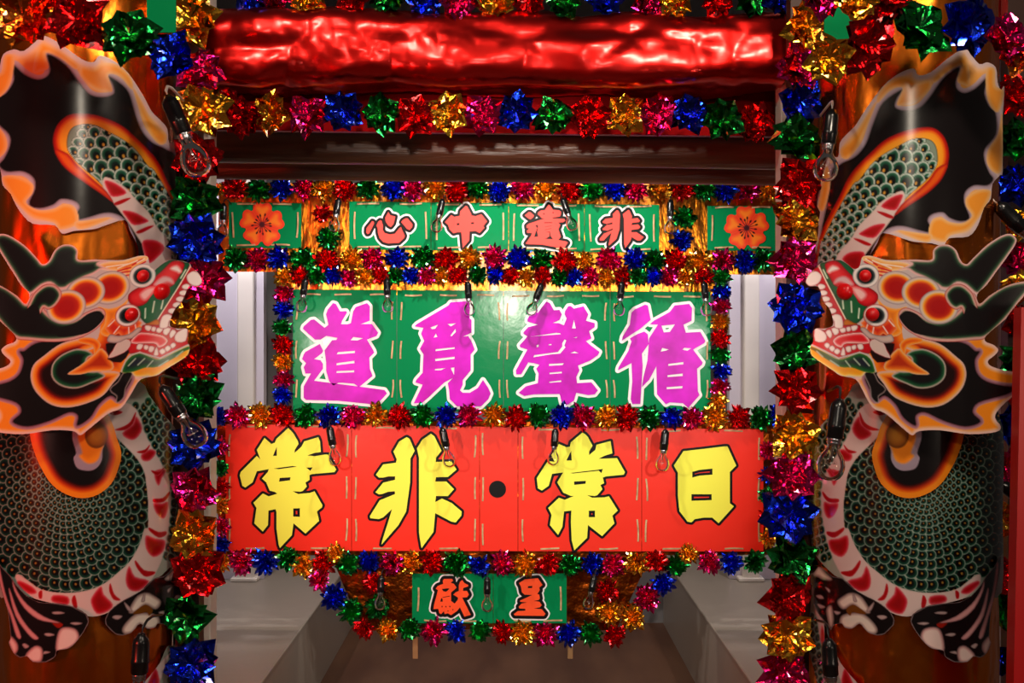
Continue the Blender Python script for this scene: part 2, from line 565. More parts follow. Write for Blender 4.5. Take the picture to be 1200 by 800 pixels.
# ---- yellow on red
RED = [
 ('changl', (275, 495, 5), [[
  [(313,32),(328,45),(345,65),(370,108),(374,125),(352,160),(350,178),(376,155),(392,140),(408,110),(490,85),(500,110),(505,172),(470,177),(425,192),(470,197),(530,187),(545,187),(595,275),(585,290),(490,298),(450,302),(438,308),(440,335),(415,350),(422,375),(400,400),(385,405),(340,402),(372,418),(440,412),(468,402),(515,485),(510,498),(482,520),(495,575),(415,650),(378,618),(345,590),(335,660),(265,735),(258,715),(245,620),(245,525),(240,507),(198,515),(195,600),(165,638),(115,590),(128,500),(110,470),(165,415),(200,432),(250,416),(235,406),(205,398),(185,350),(160,328),(195,288),(200,272),(130,285),(105,350),(62,380),(45,370),(30,310),(35,290),(130,195),(150,215),(130,160),(175,90),(215,125),(235,118),(245,95)],
  [(243,145),(228,192),(243,190)],[(232,265),(260,269),(362,262),(335,258)],[(423,268),(440,278),(452,266)],[(268,328),(264,342),(320,334),(323,324)],[(347,507),(378,505),(378,548),(347,546)]]]),
 ('fei', (425, 495, 5), [[
  [(258,85),(275,95),(305,165),(280,210),(278,350),(255,520),(210,600),(110,715),(115,690),(150,580),(172,507),(120,555),(95,565),(45,560),(42,548),(100,455),(150,435),(190,418),(188,402),(150,405),(115,418),(95,420),(75,408),(120,352),(190,335),(190,315),(150,315),(120,322),(95,322),(78,305),(120,245),(195,235),(200,215),(180,170),(215,110)]],[
  [(400,65),(420,80),(462,165),(430,205),(428,230),(520,228),(550,275),(500,318),(430,320),(425,345),(490,345),(535,390),(500,430),(430,430),(425,465),(465,445),(520,470),(580,520),(578,545),(545,585),(520,580),(425,530),(415,640),(345,735),(335,680),(330,640),(330,300),(330,205),(318,150),(350,100)]]]),
 ('changr', (620, 495, 5), [[
  [(313,58),(330,68),(345,85),(372,135),(352,170),(352,190),(388,160),(395,130),(478,108),(488,180),(440,195),(408,212),(515,208),(562,290),(555,305),(450,315),(432,322),(440,355),(418,365),(430,390),(400,425),(385,430),(340,425),(370,440),(440,438),(468,432),(520,515),(488,545),(500,590),(428,665),(345,600),(340,675),(265,748),(250,690),(245,580),(248,515),(205,520),(195,610),(170,658),(122,600),(132,540),(112,500),(175,440),(210,452),(262,430),(245,430),(200,410),(165,350),(200,292),(135,300),(115,370),(75,398),(52,385),(45,325),(110,225),(150,230),(130,190),(175,125),(220,145),(240,140),(245,115)],
  [(243,170),(222,218),(246,218)],[(245,291),(262,294),(405,286),(420,292),(428,275),(400,280)],[(268,349),(268,361),(327,354),(329,345)],[(354,520),(382,520),(382,550),(354,550)]]]),
 ('ri', (770, 505, 5.333), [[
  [(165,125),(300,110),(420,95),(440,95),(495,215),(455,255),(455,450),(480,470),(385,575),(345,540),(290,540),(235,550),(215,570),(190,565),(140,500),(130,400),(130,260),(105,215)],
  [(224,258),(270,246),(342,238),(342,268),(270,274),(224,286)],[(219,398),(337,398),(337,427),(219,431)]]]),
]
# ---- magenta on green
MAG = [
 ('dao', (340, 340, 5.333), [[
  [(80,240),(85,225),(130,185),(150,182),(215,235),(240,215),(225,150),(235,120),(268,80),(285,85),(312,132),(350,130),(355,140),(325,190),(318,212),(360,212),(380,205),(395,130),(410,105),(480,80),(498,100),(497,190),(440,212),(510,210),(550,265),(540,285),(480,308),(520,375),(525,390),(495,420),(498,490),(515,535),(430,605),(400,584),(330,578),(300,578),(270,595),(245,570),(225,500),(225,450),(215,375),(262,312),(290,310),(295,297),(225,285),(190,308),(155,308)],
  [(298,386),(405,378),(405,392),(292,400)],[(290,455),(402,440),(402,455),(290,468)],[(290,505),(400,500),(400,512),(290,516)],[(378,312),(395,292),(456,300),(420,313)]],[
  [(185,335),(207,378),(200,392),(150,430),(190,437),(205,460),(205,490),(150,565),(240,577),(400,597),(590,623),(605,645),(555,700),(540,715),(300,690),(100,685),(85,672),(85,600),(130,520),(95,520),(85,480),(100,455),(75,430),(85,400),(95,385)]]]),
 ('mi', (470, 340, 5.333), [[
  [(295,95),(310,75),(410,68),(430,80),(428,175),(440,185),(440,265),(385,290),(420,285),(445,330),(460,370),(435,400),(435,500),(385,560),(385,590),(368,625),(385,640),(430,640),(480,610),(512,560),(545,610),(560,645),(545,680),(500,725),(350,725),(305,680),(300,620),(292,580),(325,547),(270,575),(175,665),(130,705),(80,705),(135,590),(90,575),(95,560),(135,515),(140,400),(118,365),(145,315),(125,270),(140,235),(85,225),(100,210)],
  [(184,232),(232,214),(213,240),(192,243)],[(290,210),(345,206),(310,226)],[(218,268),(203,296),(228,291)],[(340,240),(343,260),(315,288),(307,284)],[(215,368),(335,355),(335,365),(215,380)],[(212,428),(335,415),(335,428),(215,442)],[(212,492),(280,485),(250,499),(212,500)],[(310,485),(333,481),(331,530)]]]),
 ('sheng', (590, 340, 5.333), [[
  [(268,70),(290,80),(315,125),(350,122),(365,150),(350,185),(305,205),(345,205),(378,218),(395,175),(382,150),(385,130),(405,100),(420,98),(440,115),(500,100),(530,150),(515,190),(570,205),(570,230),(535,255),(550,300),(515,318),(540,340),(600,385),(590,405),(540,440),(465,470),(475,500),(455,540),(460,580),(550,575),(590,625),(570,650),(530,655),(455,640),(440,690),(400,715),(365,705),(355,660),(350,648),(190,650),(130,660),(95,640),(140,600),(215,580),(220,520),(205,490),(225,465),(190,455),(155,450),(110,525),(80,525),(78,500),(150,370),(105,355),(100,345),(140,300),(150,287),(125,272),(125,262),(155,230),(215,215),(150,195),(150,180),(165,155),(215,140)],
  [(440,184),(452,238),(428,238)],[(155,292),(330,265),(355,268),(358,275),(220,285)],[(207,342),(220,340),(220,353),(207,356)],[(282,337),(300,335),(300,343),(282,343)],[(382,307),(393,313),(380,345),(388,356),(355,395),(300,400),(187,418),(192,405),(340,385),(368,350),(367,330)],[(437,296),(462,291),(454,299)],[(418,393),(445,381),(469,393)],[(285,460),(378,455),(370,467),(285,472)],[(288,515),(365,508),(365,518),(288,524)],[(285,572),(360,562),(362,572),(288,578)]]]),
 ('xun', (710, 340, 5.333), [[
  [(245,90),(262,95),(280,185),(215,240),(100,315),(105,290),(150,215),(160,140),(180,120)]],[
  [(240,258),(262,275),(268,335),(225,395),(230,470),(225,560),(215,710),(165,710),(155,680),(165,570),(160,455),(75,500),(80,480),(140,380),(160,320),(150,300),(200,272)]],[
  [(430,95),(520,85),(538,110),(535,190),(485,215),(500,265),(590,260),(622,315),(615,330),(545,370),(605,450),(600,465),(570,490),(575,630),(585,655),(515,735),(480,705),(400,700),(375,712),(320,650),(315,475),(270,560),(225,605),(235,540),(260,440),(270,300),(325,215),(275,212),(300,190),(400,135)],
  [(347,221),(432,213),(400,260),(362,263)],[(342,383),(352,360),(393,370),(375,377)],[(478,371),(490,359),(533,363),(510,377)],[(390,460),(485,448),(485,462),(390,472)],[(385,530),(480,520),(480,535),(385,542)],[(380,605),(480,598),(478,612),(380,618)]]]),
]
# ---- coral on green (top row)
COR = [
 ('xin', (420, 230, 11.43), [[
  [(185,330),(205,340),(210,365),(145,495),(120,505),(105,480),(110,425)]],[
  [(290,320),(310,325),(330,395),(325,445),(350,490),(420,510),(490,500),(545,430),(570,410),(590,460),(622,530),(610,560),(545,620),(400,630),(330,610),(285,560),(262,490),(260,430),(242,390),(265,340)]],[
  [(400,210),(430,255),(495,270),(470,370),(435,410),(400,390),(365,335),(360,285)]],[
  [(630,295),(660,295),(725,375),(720,410),(685,450),(650,435),(575,345),(590,320)]]]),
 ('zhong', (510, 230, 11.43), [[
  [(410,125),(430,135),(485,240),(480,255),(540,265),(620,240),(695,335),(645,395),(660,420),(595,490),(545,465),(460,470),(455,590),(370,690),(350,480),(290,480),(245,495),(190,440),(175,385),(130,345),(215,250),(255,275),(330,260),(335,200)],
  [(292,366),(320,360),(320,380),(294,384)],[(484,352),(515,350),(515,366),(484,367)]]]),
 ('yi', (600, 230, 11.43), [[
  [(225,210),(250,215),(295,255),(285,280),(245,310),(225,300),(170,255)]],[
  [(490,110),(515,125),(550,180),(630,185),(655,205),(655,240),(640,270),(540,285),(545,295),(700,300),(715,325),(690,345),(620,350),(645,380),(640,400),(620,440),(655,540),(620,585),(730,605),(748,620),(700,690),(640,690),(400,645),(195,640),(185,630),(260,520),(265,490),(205,490),(200,460),(230,430),(195,420),(195,390),(225,365),(290,345),(360,320),(430,300),(395,290),(380,270),(345,240),(350,215),(385,190),(440,185)],
  [(318,395),(340,385),(345,410),(335,470),(345,535),(300,540),(318,480),(335,430)],[(422,230),(432,230),(432,240),(422,240)],[(545,214),(555,214),(555,224),(545,224)],[(435,351),(535,350),(535,354),(435,356)],[(445,405),(525,395),(525,399),(445,409)],[(445,443),(520,430),(520,436),(445,447)],[(450,480),(505,476),(515,525),(545,570),(445,567),(500,530),(497,487)]]]),
 ('feis', (690, 230, 11.43), [[
  [(375,185),(395,190),(418,240),(410,440),(370,570),(270,660),(265,645),(305,482),(255,530),(200,590),(150,592),(145,570),(200,500),(320,450),(320,428),(250,460),(190,450),(185,435),(240,385),(318,372),(315,347),(240,370),(195,355),(185,340),(225,300),(320,290),(325,265),(320,240)]],[
  [(530,180),(545,190),(580,270),(570,300),(655,290),(685,325),(670,345),(580,355),(570,385),(660,375),(690,410),(670,435),(570,450),(570,480),(640,480),(735,545),(690,590),(650,590),(575,545),(555,600),(490,690),(475,640),(470,300),(455,240)]]]),
]
VER = [
 ('xian', (490, 665, 11.43), [[
  [(345,150),(455,148),(468,175),(435,200),(480,215),(515,265),(490,290),(442,330),(442,445),(490,480),(530,430),(535,400),(470,360),(500,330),(545,310),(545,235),(560,190),(590,165),(620,205),(670,230),(670,250),(605,270),(600,310),(655,310),(680,360),(655,395),(590,400),(640,500),(705,630),(620,655),(560,530),(520,580),(440,635),(400,610),(355,620),(345,580),(310,620),(285,610),(270,550),(205,555),(215,490),(240,400),(265,300),(235,280),(260,245),(335,215),(330,175)],
  [(320,288),(400,278),(415,288),(370,320),(340,310)],[(300,450),(315,405),(325,425),(325,452)],[(330,390),(420,378),(420,388),(330,398)],[(315,515),(330,515),(322,532)],[(365,525),(372,510),(380,525)],[(415,515),(432,515),(424,530)],[(392,578),(404,576),(400,588)],[(460,560),(470,555),(465,575)]]]),
 ('cheng', (585, 665, 11.43), [[
  [(345,155),(520,140),(580,230),(535,265),(545,300),(510,350),(535,360),(545,410),(530,430),(460,445),(540,455),(570,500),(545,530),(465,545),(570,555),(620,615),(600,645),(210,640),(195,620),(250,580),(350,575),(350,550),(270,545),(262,520),(300,480),(370,465),(280,455),(280,440),(440,365),(340,360),(305,330),(290,250),(265,205)],
  [(385,247),(445,242),(440,272),(385,272)]]]),
]


def conv(entry):
    (x0, y0, s) = entry[1]
    grow = 4.0 if entry[0] in ('changl', 'changr', 'ri', 'zhong') else 3.5 if entry[0] in ('xian', 'yi') else 0.0
    res = []
    for loops in entry[2]:
        row = [zc(x0, y0, s, loops[0])]
        for lp in loops[1:]:
            mx, my = sum(p[0] for p in lp) / len(lp), sum(p[1] for p in lp) / len(lp)
            row.append(zc(x0, y0, s, [(x + math.copysign(grow, x - mx), y + math.copysign(grow, y - my)) for x, y in lp]))
        res.append(row)
    return res


def lerp_y(x, xa, ya, xb, yb): return ya + (yb - ya) * (x - xa) / (xb - xa)


# red board: five cards
sg = empty('sign_board', P(580, 644, YS))
tag(sg, 'wide red sign board with five cards and big yellow characters', 'sign')
xs = [264, 412, 562, 607, 752, 895]
for i in range(5):
    x0, x1 = xs[i] + .35, xs[i + 1] - .35
    top = lambda x: lerp_y(x, 263, 497, 896, 503)
    bot = lambda x: lerp_y(x, 263, 645, 896, 646)
    sp = splits(x0, x1, top(x0), bot(x0), 5, 3 if i != 2 else 0, 2 if i not in (2,) else 0, 22, 26, 3, 3)
    if i == 2: sp = [(x0 - 0 + 3.5, 520, .5, 26), (x0 + 3.5, 573, -.5, 28), (x0 + 3.5, 626, 0.4, 25)]
    pn = panel(sg, [(x0, top(x0)), (x1, top(x1)), (x1, bot(x1)), (x0, bot(x0))], 'red_board', sp)
    if i == 2:
        mb = MB()
        mb.add([P(583 + 10 * math.cos(t * PI / 16), 573 + 10 * math.sin(t * PI / 16), YS - .002) for t in range(32)], [tuple(range(32))])
        mb.build('black_dot', M['black'], pn)['label'] = 'round black dot painted between the yellow characters'
    else:
        k = {0: 0, 1: 1, 3: 2, 4: 3}[i]
        character(pn, conv(RED[k]), 'yellow', [(2.9, 'black')], 'yellow character outlined in black: ' + '常非常日'[k])

# green board: four cards
sg = empty('sign_board', P(588, 480, YS))
tag(sg, 'green sign board with four large magenta characters outlined in white', 'sign')
xs = [343, 465, 590, 715, 833]
for i in range(4):
    x0, x1 = xs[i] + .3, xs[i + 1] - .3
    top = lambda x: lerp_y(x, 343, 339, 833, 342)
    pn = panel(sg, [(x0, top(x0)), (x1, top(x1)), (x1, 482), (x0, 482)], 'green_board',
               splits(x0, x1, top(x0) + 2, 478, 4.5, 3, 3, 20, 21, 4, 0))
    character(pn, conv(MAG[i]), 'magenta', [(3.3, 'white')], 'magenta character outlined in white: ' + '道覓聲循'[i])

# top green board: four cards
sg = empty('sign_board', P(591, 292, YS))
tag(sg, 'narrow green sign board of four cards with coral red characters at the top', 'sign')
xs = [409, 505, 596, 685, 773]
for i in range(4):
    x0, x1 = xs[i] + .3, xs[i + 1] - .3
    top = lambda x: lerp_y(x, 409, 236, 773, 240)
    pn = panel(sg, [(x0, top(x0)), (x1, top(x1)), (x1, top(x1) + 56), (x0, top(x0) + 56)], 'green_board',
               splits(x0, x1, top(x0), top(x0) + 56, 6, 1, 2, 26, 32, 2.5, 3))
    character(pn, conv(COR[i]), 'coral', [(5.2, 'white'), (3.0, 'black')], 'coral character outlined in black and white: ' + '心中遺非'[i])

# bottom green board
sg = empty('sign_board', P(573, 728, YS))
tag(sg, 'small dark green sign board with two vermilion characters at the bottom', 'sign')
for i, (x0, x1) in enumerate(((483, 577.7), (578.3, 664))):
    pn = panel(sg, [(x0, 672), (x1, 672), (x1, 730), (x0, 730)], 'green_board',
               [(490, 702, -1, 28), (510, 727, 26, 1), (545, 727, 26, 1)] if i == 0 else [(657, 701, .5, 28), (612, 727, 20, 1), (648, 727, 22, -.6)])
    character(pn, conv(VER[i]), 'vermilion', [(5.4, 'white'), (3.6, 'black')], 'vermilion character outlined in black and white: ' + '獻呈'[i])
for px in (487, 668):
    a, b = P(px, 728, YS + .03), P(px, 770, YS + .03)
    w = .011
    MB().box(a[0] - w, a[0] + w, YS + .012, YS + .03, b[2], a[2]).build('bamboo_leg', M['bamboo'], sg)

# foil backing sheets behind the boards
for q, m, lab in (
        ([(256, 214), (256, 318), (922, 322), (922, 216)], 'gold_sheet', 'wide sheet of gold foil behind the top green sign row'),
        ([(337, 312), (337, 345), (838, 348), (838, 316)], 'gold_sheet', 'narrow strip of gold foil above the magenta-lettered board'),
        ([(385, 645), (424, 736), (722, 738), (765, 645)], 'amber_sheet', 'dark amber foil sheet behind the small bottom sign'),
        ([(254, 492), (256, 650), (906, 650), (906, 494)], 'amber_sheet', 'amber foil sheet behind the red sign board')):
    yy = YS + {256: .022, 385: .047}.get(q[0][0], .034)
    n = 48
    A, B, C, D = [np.array(P(x, y, yy)) for x, y in q]
    vs, fs, rows = [], [], 10
    for r in range(rows + 1):
        for k in range(n + 1):
            p = (A * (1 - r / rows) + B * (r / rows)) * (1 - k / n) + (D * (1 - r / rows) + C * (r / rows)) * (k / n)
            p[1] += .009 * noise.noise(Vector((p[0] * 9, p[2] * 4, yy * 50)))
            vs.append(tuple(p))
    for r in range(rows):
        for k in range(n):
            a = r * (n + 1) + k
            fs.append((a, a + n + 1, a + n + 2, a + 1))
    tag(MB().add(vs, fs, 0, True).build('foil_sheet_backing', M[m]), lab, 'foil sheet')

# ------------------------------------------------------------------ painting engine: colours held at the points of a fine mesh
def seg_dist(X, Y, poly):
    """signed distance (inside positive) to a closed polygon and the nearest point on it"""
    p = np.asarray(poly, float)
    a, b = p, np.roll(p, -1, 0)
    best = np.full(X.shape, 1e18); bx = np.zeros(X.shape); by = np.zeros(X.shape)
    inside = np.zeros(X.shape, bool)
    for (x0, y0), (x1, y1) in zip(a, b):
        dx, dy = x1 - x0, y1 - y0
        L2 = dx * dx + dy * dy
        if L2 < 1e-12: continue
        t = np.clip(((X - x0) * dx + (Y - y0) * dy) / L2, 0, 1)
        qx, qy = x0 + t * dx, y0 + t * dy
        d = (X - qx) ** 2 + (Y - qy) ** 2
        m = d < best
        best = np.where(m, d, best); bx = np.where(m, qx, bx); by = np.where(m, qy, by)
        if dy != 0:
            c = (y0 > Y) != (y1 > Y)
            inside ^= c & (X < x0 + (Y - y0) * dx / dy)
    d = np.sqrt(best)
    return np.where(inside, d, -d), bx, by


class Canvas:
    def __init__(self, x0, y0, x1, y1, step, base):
        self.step = step
        xs = np.arange(x0, x1 + step, step); ys = np.arange(y0, y1 + step, step)
        self.X, self.Y = np.meshgrid(xs, ys)
        self.x0, self.y0 = x0, y0
        self.C = np.zeros(self.X.shape + (3,)); self.C[:] = base

    def win(self, x0, y0, x1, y1):
        s = self.step
        i0 = max(0, int((y0 - self.y0) / s)); i1 = max(0, int((y1 - self.y0) / s) + 2)
        j0 = max(0, int((x0 - self.x0) / s)); j1 = max(0, int((x1 - self.x0) / s) + 2)
        return (slice(i0, i1), slice(j0, j1))

    def blend(self, w, d, ramp):
        ds = [r[0] for r in ramp]
        a = np.clip((d - ds[0]) / self.step + .5, 0, 1)[..., None]
        if not a.any(): return
        c = np.stack([np.interp(d, ds, [r[1][k] for r in ramp]) for k in range(3)], -1)
        self.C[w] = self.C[w] * (1 - a) + c * a

    def paint(self, poly, ramp, sm=4):
        """ramp: [(distance inside the edge, colour), ...] starting where the paint starts"""
        poly = smooth_poly(poly, sm)
        p = np.asarray(poly)
        pad = max(0, -ramp[0][0]) + 2
        w = self.win(p[:, 0].min() - pad, p[:, 1].min() - pad, p[:, 0].max() + pad, p[:, 1].max() + pad)
        X, Y = self.X[w], self.Y[w]
        if X.size == 0: return
        d, _, _ = seg_dist(X, Y, poly)
        self.blend(w, d, ramp)

    def ell(self, cx, cy, rx, ry, ramp, ang=0.0, clip=None):
        r = max(rx, ry) + 3
        w = self.win(cx - r, cy - r, cx + r, cy + r)
        X, Y = self.X[w] - cx, self.Y[w] - cy
        if X.size == 0: return
        ca, sa = math.cos(ang), math.sin(ang)
        u, v = X * ca + Y * sa, -X * sa + Y * ca
        d = (1 - np.sqrt((u / rx) ** 2 + (v / ry) ** 2)) * min(rx, ry)
        if clip is not None:
            d = np.minimum(d, clip[w])
        self.blend(w, d, ramp)

    def line(self, pts, width, colr, sm=1):
        for (a, b) in zip(pts[:-1], pts[1:]):
            L = math.hypot(b[0] - a[0], b[1] - a[1]) + 1e-6
            w = self.win(min(a[0], b[0]) - width - 1, min(a[1], b[1]) - width - 1, max(a[0], b[0]) + width + 1, max(a[1], b[1]) + width + 1)
            X, Y = self.X[w], self.Y[w]
            if X.size == 0: continue
            t = np.clip(((X - a[0]) * (b[0] - a[0]) + (Y - a[1]) * (b[1] - a[1])) / L ** 2, 0, 1)
            d = width / 2 - np.hypot(X - a[0] - t * (b[0] - a[0]), Y - a[1] - t * (b[1] - a[1]))
            self.blend(w, d, [(0, colr), (1, colr)])

    def dist(self, poly, sm=4):
        return seg_dist(self.X, self.Y, smooth_poly(poly, sm))[0]

    def cut(self, outline, sm=4):
        """mesh data (2D points, quads, colours, border edges) of the sheet inside the outline"""
        poly = smooth_poly(outline, sm)
        d, bx, by = seg_dist(self.X, self.Y, poly)
        ins = d > 0
        X, Y = np.where(ins, self.X, bx), np.where(ins, self.Y, by)
        q = (ins[:-1, :-1].astype(int) + ins[1:, :-1] + ins[:-1, 1:] + ins[1:, 1:])
        near = (d[:-1, :-1] > -1.5 * self.step) & (d[1:, 1:] > -1.5 * self.step) & (d[1:, :-1] > -1.5 * self.step) & (d[:-1, 1:] > -1.5 * self.step)
        I, J = np.nonzero((q >= 2) & near)
        W = self.X.shape[1]
        v = I * W + J
        quads = np.stack([v, v + W, v + W + 1, v + 1], 1)
        used, inv = np.unique(quads, return_inverse=True)
        quads = inv.reshape(quads.shape)
        px, py = X.ravel()[used], Y.ravel()[used]
        C = self.C.reshape(-1, 3)[used]
        e = np.concatenate([quads[:, [0, 1]], quads[:, [1, 2]], quads[:, [2, 3]], quads[:, [3, 0]]])
        es = np.sort(e, 1)
        key = es[:, 0].astype(np.int64) * (len(used) + 1) + es[:, 1]
        _, idx, cnt = np.unique(key, return_index=True, return_counts=True)
        border = e[idx[cnt == 1]]
        return px, py, quads, C, border


def sheet_object(name, data, mapf, thick, m, parent, off=0.0):
    """a card of some thickness carrying the painting; mapf(px, py, offset) gives its points in the place"""
    px, py, quads, C, border = data
    V = mapf(px, py, off)
    n = len(px)
    bu = np.unique(border)
    lut = {int(k): i for i, k in enumerate(bu)}
    Vb0, Vb1 = V[bu], mapf(px[bu], py[bu], off - thick)
    nb = len(bu)
    skirt = np.array([[n + lut[int(a)], n + lut[int(b)], n + nb + lut[int(b)], n + nb + lut[int(a)]] for a, b in border]) if len(border) else np.zeros((0, 4), int)
    allv = np.concatenate([V, Vb0, Vb1])
    cols = np.concatenate([C, C[bu] * .8, C[bu] * .8])
    faces = np.concatenate([quads, skirt])
    me = bpy.data.meshes.new(name)
    me.vertices.add(len(allv)); me.vertices.foreach_set('co', allv.astype(np.float32).ravel())
    me.loops.add(faces.size); me.loops.foreach_set('vertex_index', faces.astype(np.int32).ravel())
    me.polygons.add(len(faces))
    me.polygons.foreach_set('loop_start', np.arange(0, faces.size, 4, dtype=np.int32))
    me.update(calc_edges=True)
    sm = np.ones(len(faces), bool); sm[len(quads):] = False
    me.polygons.foreach_set('use_smooth', sm)
    at = me.color_attributes.new('paint', 'FLOAT_COLOR', 'POINT')
    cl = np.where(cols <= .04045, cols / 12.92, ((np.maximum(cols, 0) + .055) / 1.055) ** 2.4)
    at.data.foreach_set('color', np.concatenate([cl, np.ones((len(cl), 1))], 1).astype(np.float32).ravel())
    me.materials.append(m)
    me.validate()
    return link(name, me, parent)


def plane_map(Y):
    def f(px, py, off):
        y = Y - off
        return np.stack([(px - 600) * y / F, np.full(len(px), y), ZC + (400 - py) * y / F], 1)
    return f


def cyl_map(cx, cy, R, warp):
    th_c = math.atan2(cx, cy); D = math.hypot(cx, cy)

    def f(px, py, off):
        px, py = warp(np.asarray(px, float), np.asarray(py, float))
        r = R + off
        th = np.clip(np.arctan((px - 600) / F), th_c - math.asin(r / D) * .998, th_c + math.asin(r / D) * .998)
        u = np.tan(th); v = (400 - py) / F
        a = u * u + 1; b = -2 * (u * cx + cy); c = cx * cx + cy * cy - r * r
        t = (-b - np.sqrt(np.maximum(b * b - 4 * a * c, 0))) / (2 * a)
        return np.stack([t * u, t, ZC + t * v], 1)
    return f


# ---- plum-blossom tiles at both ends of the top row
def plum(side, q, cx, cy, rot, label):
    root = empty('flower_tile', P(cx, q[2][1], YS))
    tag(root, label, 'sign')
    x0, x1 = q[0][0], q[1][0]
    pn = panel(root, q, 'green_board', splits(x0, x1, q[0][1], q[3][1], 5, 1, 2, 22, 30, 2, 3))
    R = 26.0
    cv = Canvas(cx - 30, cy - 30, cx + 30, cy + 30, .5, (.93, .35, .12))
    out = []
    for k in range(5):
        a = rot + k * 2 * PI / 5
        for t, r in ((-.56, .78), (-.47, .93), (-.30, 1.02), (-.12, .98), (0, .93), (.12, .98), (.30, 1.02), (.47, .93), (.56, .78)):
            out.append((cx + R * r * math.cos(a + t), cy + R * r * math.sin(a + t)))
    for k in range(5):
        a = rot + k * 2 * PI / 5
        pts = [(cx, cy)]
        for t, r in ((-.60, .5), (-.60, .80), (-.47, .93), (-.30, 1.02), (-.12, .98), (0, .93), (.12, .98), (.30, 1.02), (.47, .93), (.60, .80), (.60, .5)):
            pts.append((cx + R * r * math.cos(a + t), cy + R * r * math.sin(a + t)))
        cv.paint(pts, [(0, (.90, .20, .12)), (2.5, (.94, .28, .12)), (6, (.97, .48, .12)), (11, (.97, .56, .14))], 2)
    for k in range(16):
        a = rot + .2 + k * 2 * PI / 16 + random.uniform(-.08, .08)
        r = random.uniform(8, 13)
        cv.line([(cx, cy), (cx + r * math.cos(a), cy + r * math.sin(a))], .7, (.28, .08, .10))
        cv.ell(cx + r * math.cos(a), cy + r * math.sin(a), 1.7, .95, [(0, (.12, .05, .05)), (1, (.10, .04, .05))], a)
    cv.ell(cx, cy, 3.3, 3.3, [(0, (.35, .1, .14)), (2, (.22, .07, .10))])
    o = sheet_object('painted_blossom', cv.cut(out, 2), plane_map(YS), .0015, M['paint_flat'], pn, .0025)
    o['label'] = 'five-petalled orange blossom with dark stamens'


plum('l', [(268, 237), (353, 238), (353, 291), (268, 290)], 307, 263, -PI / 2 + .03, 'green tile with an orange blossom at the left end of the top row')
plum('r', [(829, 241), (915, 242), (915, 294), (829, 293)], 875, 267, -PI / 2 - .06, 'green tile with an orange blossom at the right end of the top row')

# ------------------------------------------------------------------ the two pillars and their painted dragons
PALE = (.86, .76, .75); LAV = (.66, .58, .62); PINK = (.90, .68, .66); ORA = (.96, .55, .12); ORD_ = (.88, .34, .06)
REDD = (.68, .06, .08); DKR = (.36, .04, .04); BLK = (.075, .055, .06); GRN = (.05, .24, .14); WHT = (.93, .88, .87)
CRIM = (.72, .05, .12); GLD = (.72, .50, .16)
z1 = lambda *p: zc(940, 40, 4.615, p)
z2 = lambda *p: zc(940, 190, 4.615, p)
z3 = lambda *p: zc(940, 290, 7.273, p)
z4 = lambda *p: zc(1060, 260, 7.273, p)
z5 = lambda *p: zc(940, 360, 7.273, p)
z6 = lambda *p: zc(1060, 360, 7.273, p)
z7 = lambda *p: zc(940, 440, 4.446, p)
z8 = lambda *p: zc(940, 620, 4.446, p)


def scale_mark(cv, x, y, rx, ry, ang, clip=None, big=False):
    """one painted scale: pale rim, green body, black heart, ochre dot; ang turns its rounded top away from up"""
    rim = (.70, .74, .70)
    if big:
        cv.ell(x, y, rx, ry, [(0, (.12, .22, .18)), (.5, rim), (1.9, rim), (2.6, (.20, .42, .33)), (5, (.06, .24, .17)), (8, (.02, .09, .07))], ang, clip)
    else:
        cv.ell(x, y, rx, ry, [(-.3, (.60, .66, .62)), (.3, (.50, .58, .53)), (.9, (.10, .27, .21)), (2.0, (.05, .21, .16)), (4.5, (.03, .10, .08))], ang, clip)
    ca, sa = math.cos(ang), math.sin(ang)
    ox, oy = -sa * -.12 * ry, ca * .12 * ry
    if big:
        ox, oy = -sa * .30 * ry, ca * .30 * ry
        cv.ell(x + ox, y + oy, rx * .55, ry * .52, [(0, (.03, .07, .05)), (2, (.02, .03, .03))], ang, clip)
        cv.ell(x - ca * .12 * rx + ox * 1.1, y + oy * 1.15, rx * .17, ry * .27, [(0, GLD), (1, (.80, .56, .18))], ang + .3, clip)
    else:
        cv.ell(x + ox, y + oy, rx * .5, ry * .55, [(0, (.04, .07, .06)), (1, (.03, .03, .03))], ang, clip)
        cv.ell(x + ox + .1 * rx, y + oy, max(.8, rx * .17), max(.8, ry * .2), [(0, (.55, .40, .16)), (1, (.60, .44, .18))], ang, clip)


FLAME_OUT = [(984,168),(991,158),(1003,146),(1015,127),(1033,103),(1050,88),(1070,80),(1076,88),(1090,85),(1111,68),(1131,56),(1137,63),(1148,75),(1157,73),(1167,79),(1169,96),(1173,105),(1177,101),(1176,124),(1175,140),(1175,200),(1172,205),(1163,216),(1161,233),(1153,244),(1146,264),(1135,277),(1113,279),(1105,288),(1092,285),(1070,283),(1057,279),(1035,273),(1028,285),(1018,303),(1010,330),(950,335),(950,300),(958,280),(959,262),(961,249),(958,243),(957.5,236),(960,222),(967,195),(971,182),(982,184)]
FLAME_IN = [(984,193),(989,190),(1003,183),(1015,168),(1024.5,142),(1035,120),(1057,105),(1050.5,116),(1049,126),(1061,130),(1076.5,127),(1089.5,114),(1105,92),(1124,79),(1120,96),(1122,105),(1131,109),(1144,103),(1157,91),(1153.5,109),(1159,124.5),(1166.5,133),(1167,157),(1154.5,174),(1153.5,187),(1159,202),(1164,210),(1157,217),(1141.5,217),(1131,225),(1130,238),(1136,255),(1126,259),(1113,255),(1105,248.5),(1092,251),(1087,259),(1094,272),(1079,270),(1061,265),(1048,265),(1035,272),(1022,292),(1010,330),(955,330),(962,290),(963,270),(968,245),(973,215),(976,198)]
